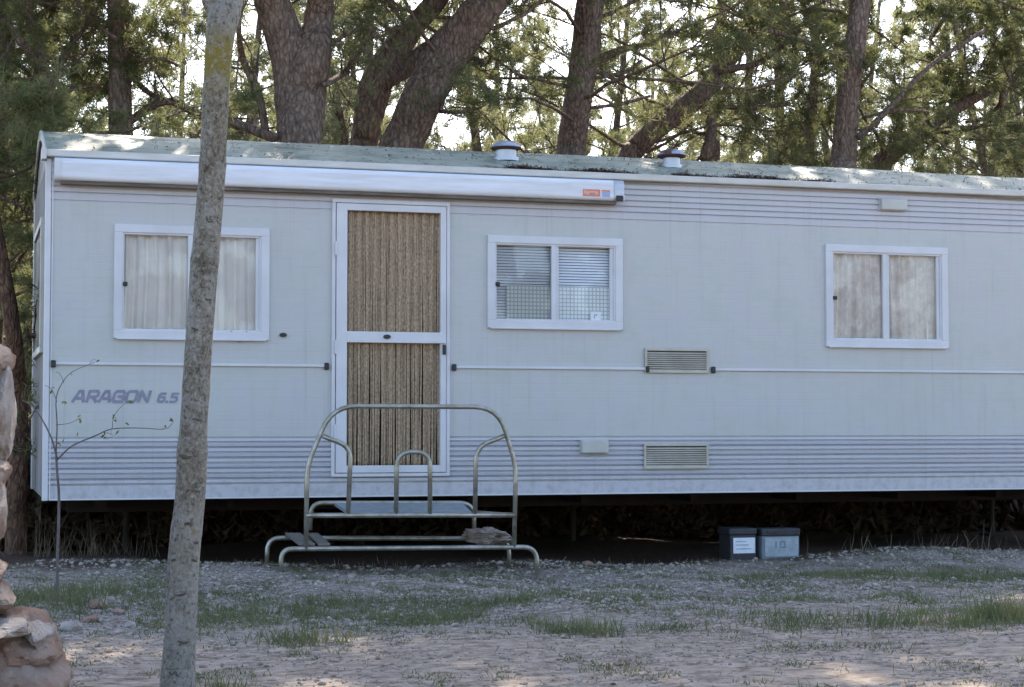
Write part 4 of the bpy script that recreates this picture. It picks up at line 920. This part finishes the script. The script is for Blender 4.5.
for a, b, n_ in ((128, 402, 3), (115, 416, 5), (106, 434, 5), (112, 433, 3), (128, 422, 2), (61, 443, 4), (65, 404, 3), (52, 389, 3), (79, 418, 3), (165, 427, 2), (173, 421, 2), (79, 436, 1), (95, 361, 2), (72, 372, 1)):
    for k in range(n_): C.append(onY(a + rng.normal() * 1.5, b + rng.normal() * 1.5, ysap - .1 + rng.normal() * .02)); D.append(rng.normal(size=3))
V, Fq = leaf_mesh(C, D, .028, .016); adopt(rt, big_mesh('leaves', V, Fq, M['young_leaves']))

# ------------------------------------------------------------------ ground cover
def in_view(x, y): return True
ico = bmesh.new(); bmesh.ops.create_icosphere(ico, subdivisions=1, radius=1); IV = A3([v.co[:] for v in ico.verts]); IF = A3([[v.index for v in q.verts] for q in ico.faces]); ico.free()
def pebbles(x, y, s, name, label, m):
    n = len(x); nv = len(IV); k = 1 + rng.normal(0, .22, (n, nv, 1)); sc_ = s[:, None, None] * np.stack([rng.uniform(.8, 1.4, n), rng.uniform(.7, 1.2, n), rng.uniform(.45, .8, n)], 1)[:, None, :]
    a = rng.uniform(0, 2 * PI, n); ca, sa = np.cos(a)[:, None], np.sin(a)[:, None]; B = IV[None] * k * sc_
    X = B[:, :, 0] * ca - B[:, :, 1] * sa + x[:, None]; Y = B[:, :, 0] * sa + B[:, :, 1] * ca + y[:, None]; Zz = B[:, :, 2] + (hfun(x, y) + s * .25)[:, None]
    V = np.stack([X, Y, Zz], 2).reshape(-1, 3); Fi = (IF[None] + (np.arange(n) * nv)[:, None, None]).reshape(-1, 3)
    tag(big_mesh(name, V, Fi, m), label, 'gravel', kind='stuff')
def sample_px(n, x0, x1, y0, y1):      # even over the ground seen in the photo's lower strip
    px = rng.uniform(x0, x1, n); py = rng.uniform(y0, y1, n); return px, py
def ground_pts(n):
    y = rng.uniform(-6.9, 0.1, n); x = rng.uniform(-2.2, 9, n); return x, y
def vnoise(x, y, s, o=0):
    return A3([mnoise.noise(Vector((a * s, b * s, o))) for a, b in zip(x, y)])
x, y = ground_pts(46000); nz = vnoise(x, y, .9, 3)
keep = rng.random(len(x)) < np.where(y > -3.5, np.where(nz > -.05, 1.0, .35), np.where(y > -4.3, .15, .012)); x, y = x[keep], y[keep]
pebbles(x, y, np.clip(rng.lognormal(math.log(.0068), .55, len(x)), .003, .026), 'gravel', 'loose grey gravel strewn in front of the mobile home', M['gravel_stone'])
x, y = ground_pts(42000); keep = (y < -3.2) & (vnoise(x, y, 1.4, 7) > -.18); x, y = x[keep], y[keep]
pebbles(x, y, np.clip(rng.lognormal(math.log(.0052), .55, len(x)), .002, .016), 'track_grit', 'brown grit and clods strewn over the dirt track', M['track_grit'])
def blades(x, y, h, w, name, label, cat, m, lean=.5):
    n = len(x); b = np.stack([x, y, hfun(x, y) - .005], 1); a = rng.uniform(0, 2 * PI, n); s = np.stack([np.cos(a), np.sin(a), 0 * a], 1); d = rng.normal(size=(n, 3)) * lean; d[:, 2] = 1; d /= np.linalg.norm(d, axis=1)[:, None]
    mid = b + d * h[:, None] * .55; d2 = d + rng.normal(size=(n, 3)) * .4 * lean; tip = mid + d2 * h[:, None] * .5
    V = np.stack([b - s * w[:, None] / 2, b + s * w[:, None] / 2, mid + s * w[:, None] * .35, mid - s * w[:, None] * .35, tip], 1).reshape(-1, 3)
    i = np.arange(n) * 5; Fi = np.concatenate([np.stack([i, i + 1, i + 2], 1), np.stack([i, i + 2, i + 3], 1), np.stack([i + 3, i + 2, i + 4], 1)])
    return V, Fi
# patches named by where they lie on the ground seen in the photo
patch = [(330, 610, 1.7, .8, 1.2), (250, 622, .9, .5, 1.05), (440, 604, 1.2, .5, 1.0), (120, 600, 1.0, .6, .8), (30, 605, .9, .6, .9), (585, 625, .4, .25, .7), (930, 576, 1.5, .6, 1.25), (850, 600, 1.0, .5, .8), (800, 622, 1.3, .45, .62), (960, 618, 1.3, .5, .75), (690, 622, .8, .45, .6), (540, 600, .8, .4, .6), (660, 585, 1.5, .5, .35), (480, 575, 1.0, .2, .5), (620, 605, .8, .4, .6)]
x, y = ground_pts(480000); wgt = np.where((y < -.5) & (y > -3.9), .30, np.where(y < -3.9, .1, .12))
for a, b, rx, ry, k in patch:
    g = onG(a, b); wgt = np.maximum(wgt, k * np.exp(-(((x - g[0]) / rx) ** 2 + ((y - g[1]) / ry) ** 2)))
nz = vnoise(x, y, 2.2, 9) + 1.0 * vnoise(x, y, 6, 5)
keep = rng.random(len(x)) < np.clip((wgt - .30) * 1.2 + nz * 1.35, 0, 1) * .8; x, y = x[keep], y[keep]; wgt = wgt[keep]
V, Fi = blades(x, y, .016 + .038 * rng.random(len(x)) ** 1.5 * (0.45 + wgt), rng.uniform(.004, .008, len(x)), '', '', '', None, 1.0)
Vs = [V]; Fs = [Fi]; off = len(V)
for a, b, r_, h_, n_ in ((1004, 622, .09, .17, 350), (585, 632, .10, .10, 350), (222, 690, .07, .09, 120), (300, 640, .13, .08, 300), (880, 628, .15, .09, 300), (60, 612, .2, .16, 350), (515, 604, .1, .09, 200), (110, 600, .2, .1, 300), (960, 627, .2, .1, 350), (790, 628, .15, .08, 250), (430, 618, .15, .08, 300)):
    g = onG(a, b); xx = g[0] + rng.normal(0, r_, n_); yy_ = g[1] + rng.normal(0, r_, n_); V, Fi = blades(xx, yy_, h_ * rng.uniform(.4, 1.1, n_), rng.uniform(.004, .007, n_), '', '', '', None, .45); Vs.append(V); Fs.append(Fi + off); off += len(V)
tag(big_mesh('grass', np.concatenate(Vs), np.concatenate(Fs), M['grass_blades']), 'low green grass growing in patches through the gravel', 'grass', kind='stuff')
# dry weeds at the foot of the home
Vs = []; Fs = []; off = 0
for a, b, b2, r_, h_, n_ in ((95, 562, 0, .28, .34, 60), (45, 560, 0, .2, .36, 45), (150, 560, 0, .4, .24, 26), (830, 555, 0, .7, .16, 22), (985, 556, 0, .5, .24, 34), (900, 556, 0, .5, .18, 16), (330, 566, 0, .5, .07, 50), (480, 568, 0, .5, .07, 40), (640, 560, 0, .6, .08, 20)):
    g = onG(a, b); xx = g[0] + rng.normal(0, r_, n_); yy_ = g[1] + rng.normal(0, .12, n_); V, Fi = blades(xx, yy_, h_ * rng.uniform(.3, 1.15, n_), rng.uniform(.003, .005, n_), '', '', '', None, .35); Vs.append(V); Fs.append(Fi + off); off += len(V)
n_ = 5000; xx = rng.uniform(3.5, 10, n_); yy_ = rng.uniform(5.8, 13, n_); V, Fi = blades(xx, yy_, .22 * rng.uniform(.3, 1.15, n_), rng.uniform(.006, .012, n_), '', '', '', None, .6); Vs.append(V); Fs.append(Fi + off); off += len(V)
x, y = ground_pts(26000); keep = (y > -1.0) | (rng.random(len(x)) < .35); x, y = x[keep], y[keep]
V, Fi = quads_litter(np.stack([x, y, hfun(x, y) + .012], 1), .07, .006); Vs.append(V); Fs.append(Fi + off)
tag(big_mesh('dry_weeds', np.concatenate(Vs), np.concatenate(Fs), M['dry_straw']), 'thin dry straw weeds along the shaded foot of the mobile home', 'dry weeds', kind='stuff')
# larger loose stones at the left
for k, (a, b, r_) in enumerate(((98, 612, .05), (108, 608, .04), (92, 622, .035), (70, 628, .05), (118, 615, .03), (130, 625, .028), (588, 562, .03), (640, 575, .03))):
    g = onG(a, b); g[2] = gz(g[0], g[1]) + r_ * .3; o = rock('loose_stone', g, (r_ * 1.3, r_, r_ * .7), 20 + k * 1.3, M['limestone_pale'] if k % 2 else M['limestone'], 3)
    tag(o, ['flat tan stone at the right of the sapling foot', 'tan stone topmost in the small scatter right of the sapling', 'small tan stone below the flat one near the sapling', 'pale stone lying closest to the sapling foot, towards the track', 'small pale stone nearest the young tree, in the scatter by the sapling', 'tiny stone lying lowest beside the young tree trunk', 'dark small stone at the shadow edge right of the steps', 'small pale stone in the gravel below the lower vent grille'][k], 'stone', 'loose stones on the gravel')

# ------------------------------------------------------------------ light, world, camera
sun_el, sun_az = math.radians(40), math.radians(18)      # azimuth from +Y (behind the home) towards +X
sd = Vector((math.sin(sun_az) * math.cos(sun_el), math.cos(sun_az) * math.cos(sun_el), math.sin(sun_el)))
ld = bpy.data.lights.new('sun', 'SUN'); ld.energy = 3.8; ld.angle = math.radians(0.5); ld.color = (1, 0.90, 0.76)
lo = bpy.data.objects.new('sun', ld); col.objects.link(lo); lo.rotation_euler = sd.to_track_quat('Z', 'Y').to_euler()
w = bpy.data.worlds.new('World'); sc.world = w; w.use_nodes = True; nt = w.node_tree
sky = nt.nodes.new('ShaderNodeTexSky'); sky.sky_type = 'NISHITA'; sky.sun_disc = False; sky.sun_elevation = sun_el; sky.sun_rotation = sun_az
sky.dust_density = 1.4; sky.ozone_density = 0.7; sky.air_density = 0.85
bg = nt.nodes['Background']; bg.inputs['Strength'].default_value = 0.15; nt.links.new(sky.outputs[0], bg.inputs['Color'])
cd = bpy.data.cameras.new('camera'); co = bpy.data.objects.new('camera', cd); col.objects.link(co); sc.camera = co
cd.sensor_width = 36; cd.lens = f / W_ * 36; cd.clip_end = 3000; cd.clip_start = 0.1
co.location = CAM
from mathutils import Matrix
co.rotation_euler = Matrix((( *Rv,), (*Uv,), (*(-Fv),))).transposed().to_euler()
vs = sc.view_settings; vs.view_transform = 'Standard'; vs.look = 'None'; vs.gamma = 1; vs.exposure = 1.9; vs.use_curve_mapping = False
sc.cycles.max_bounces = 6; sc.cycles.transparent_max_bounces = 8; sc.cycles.use_denoising = True
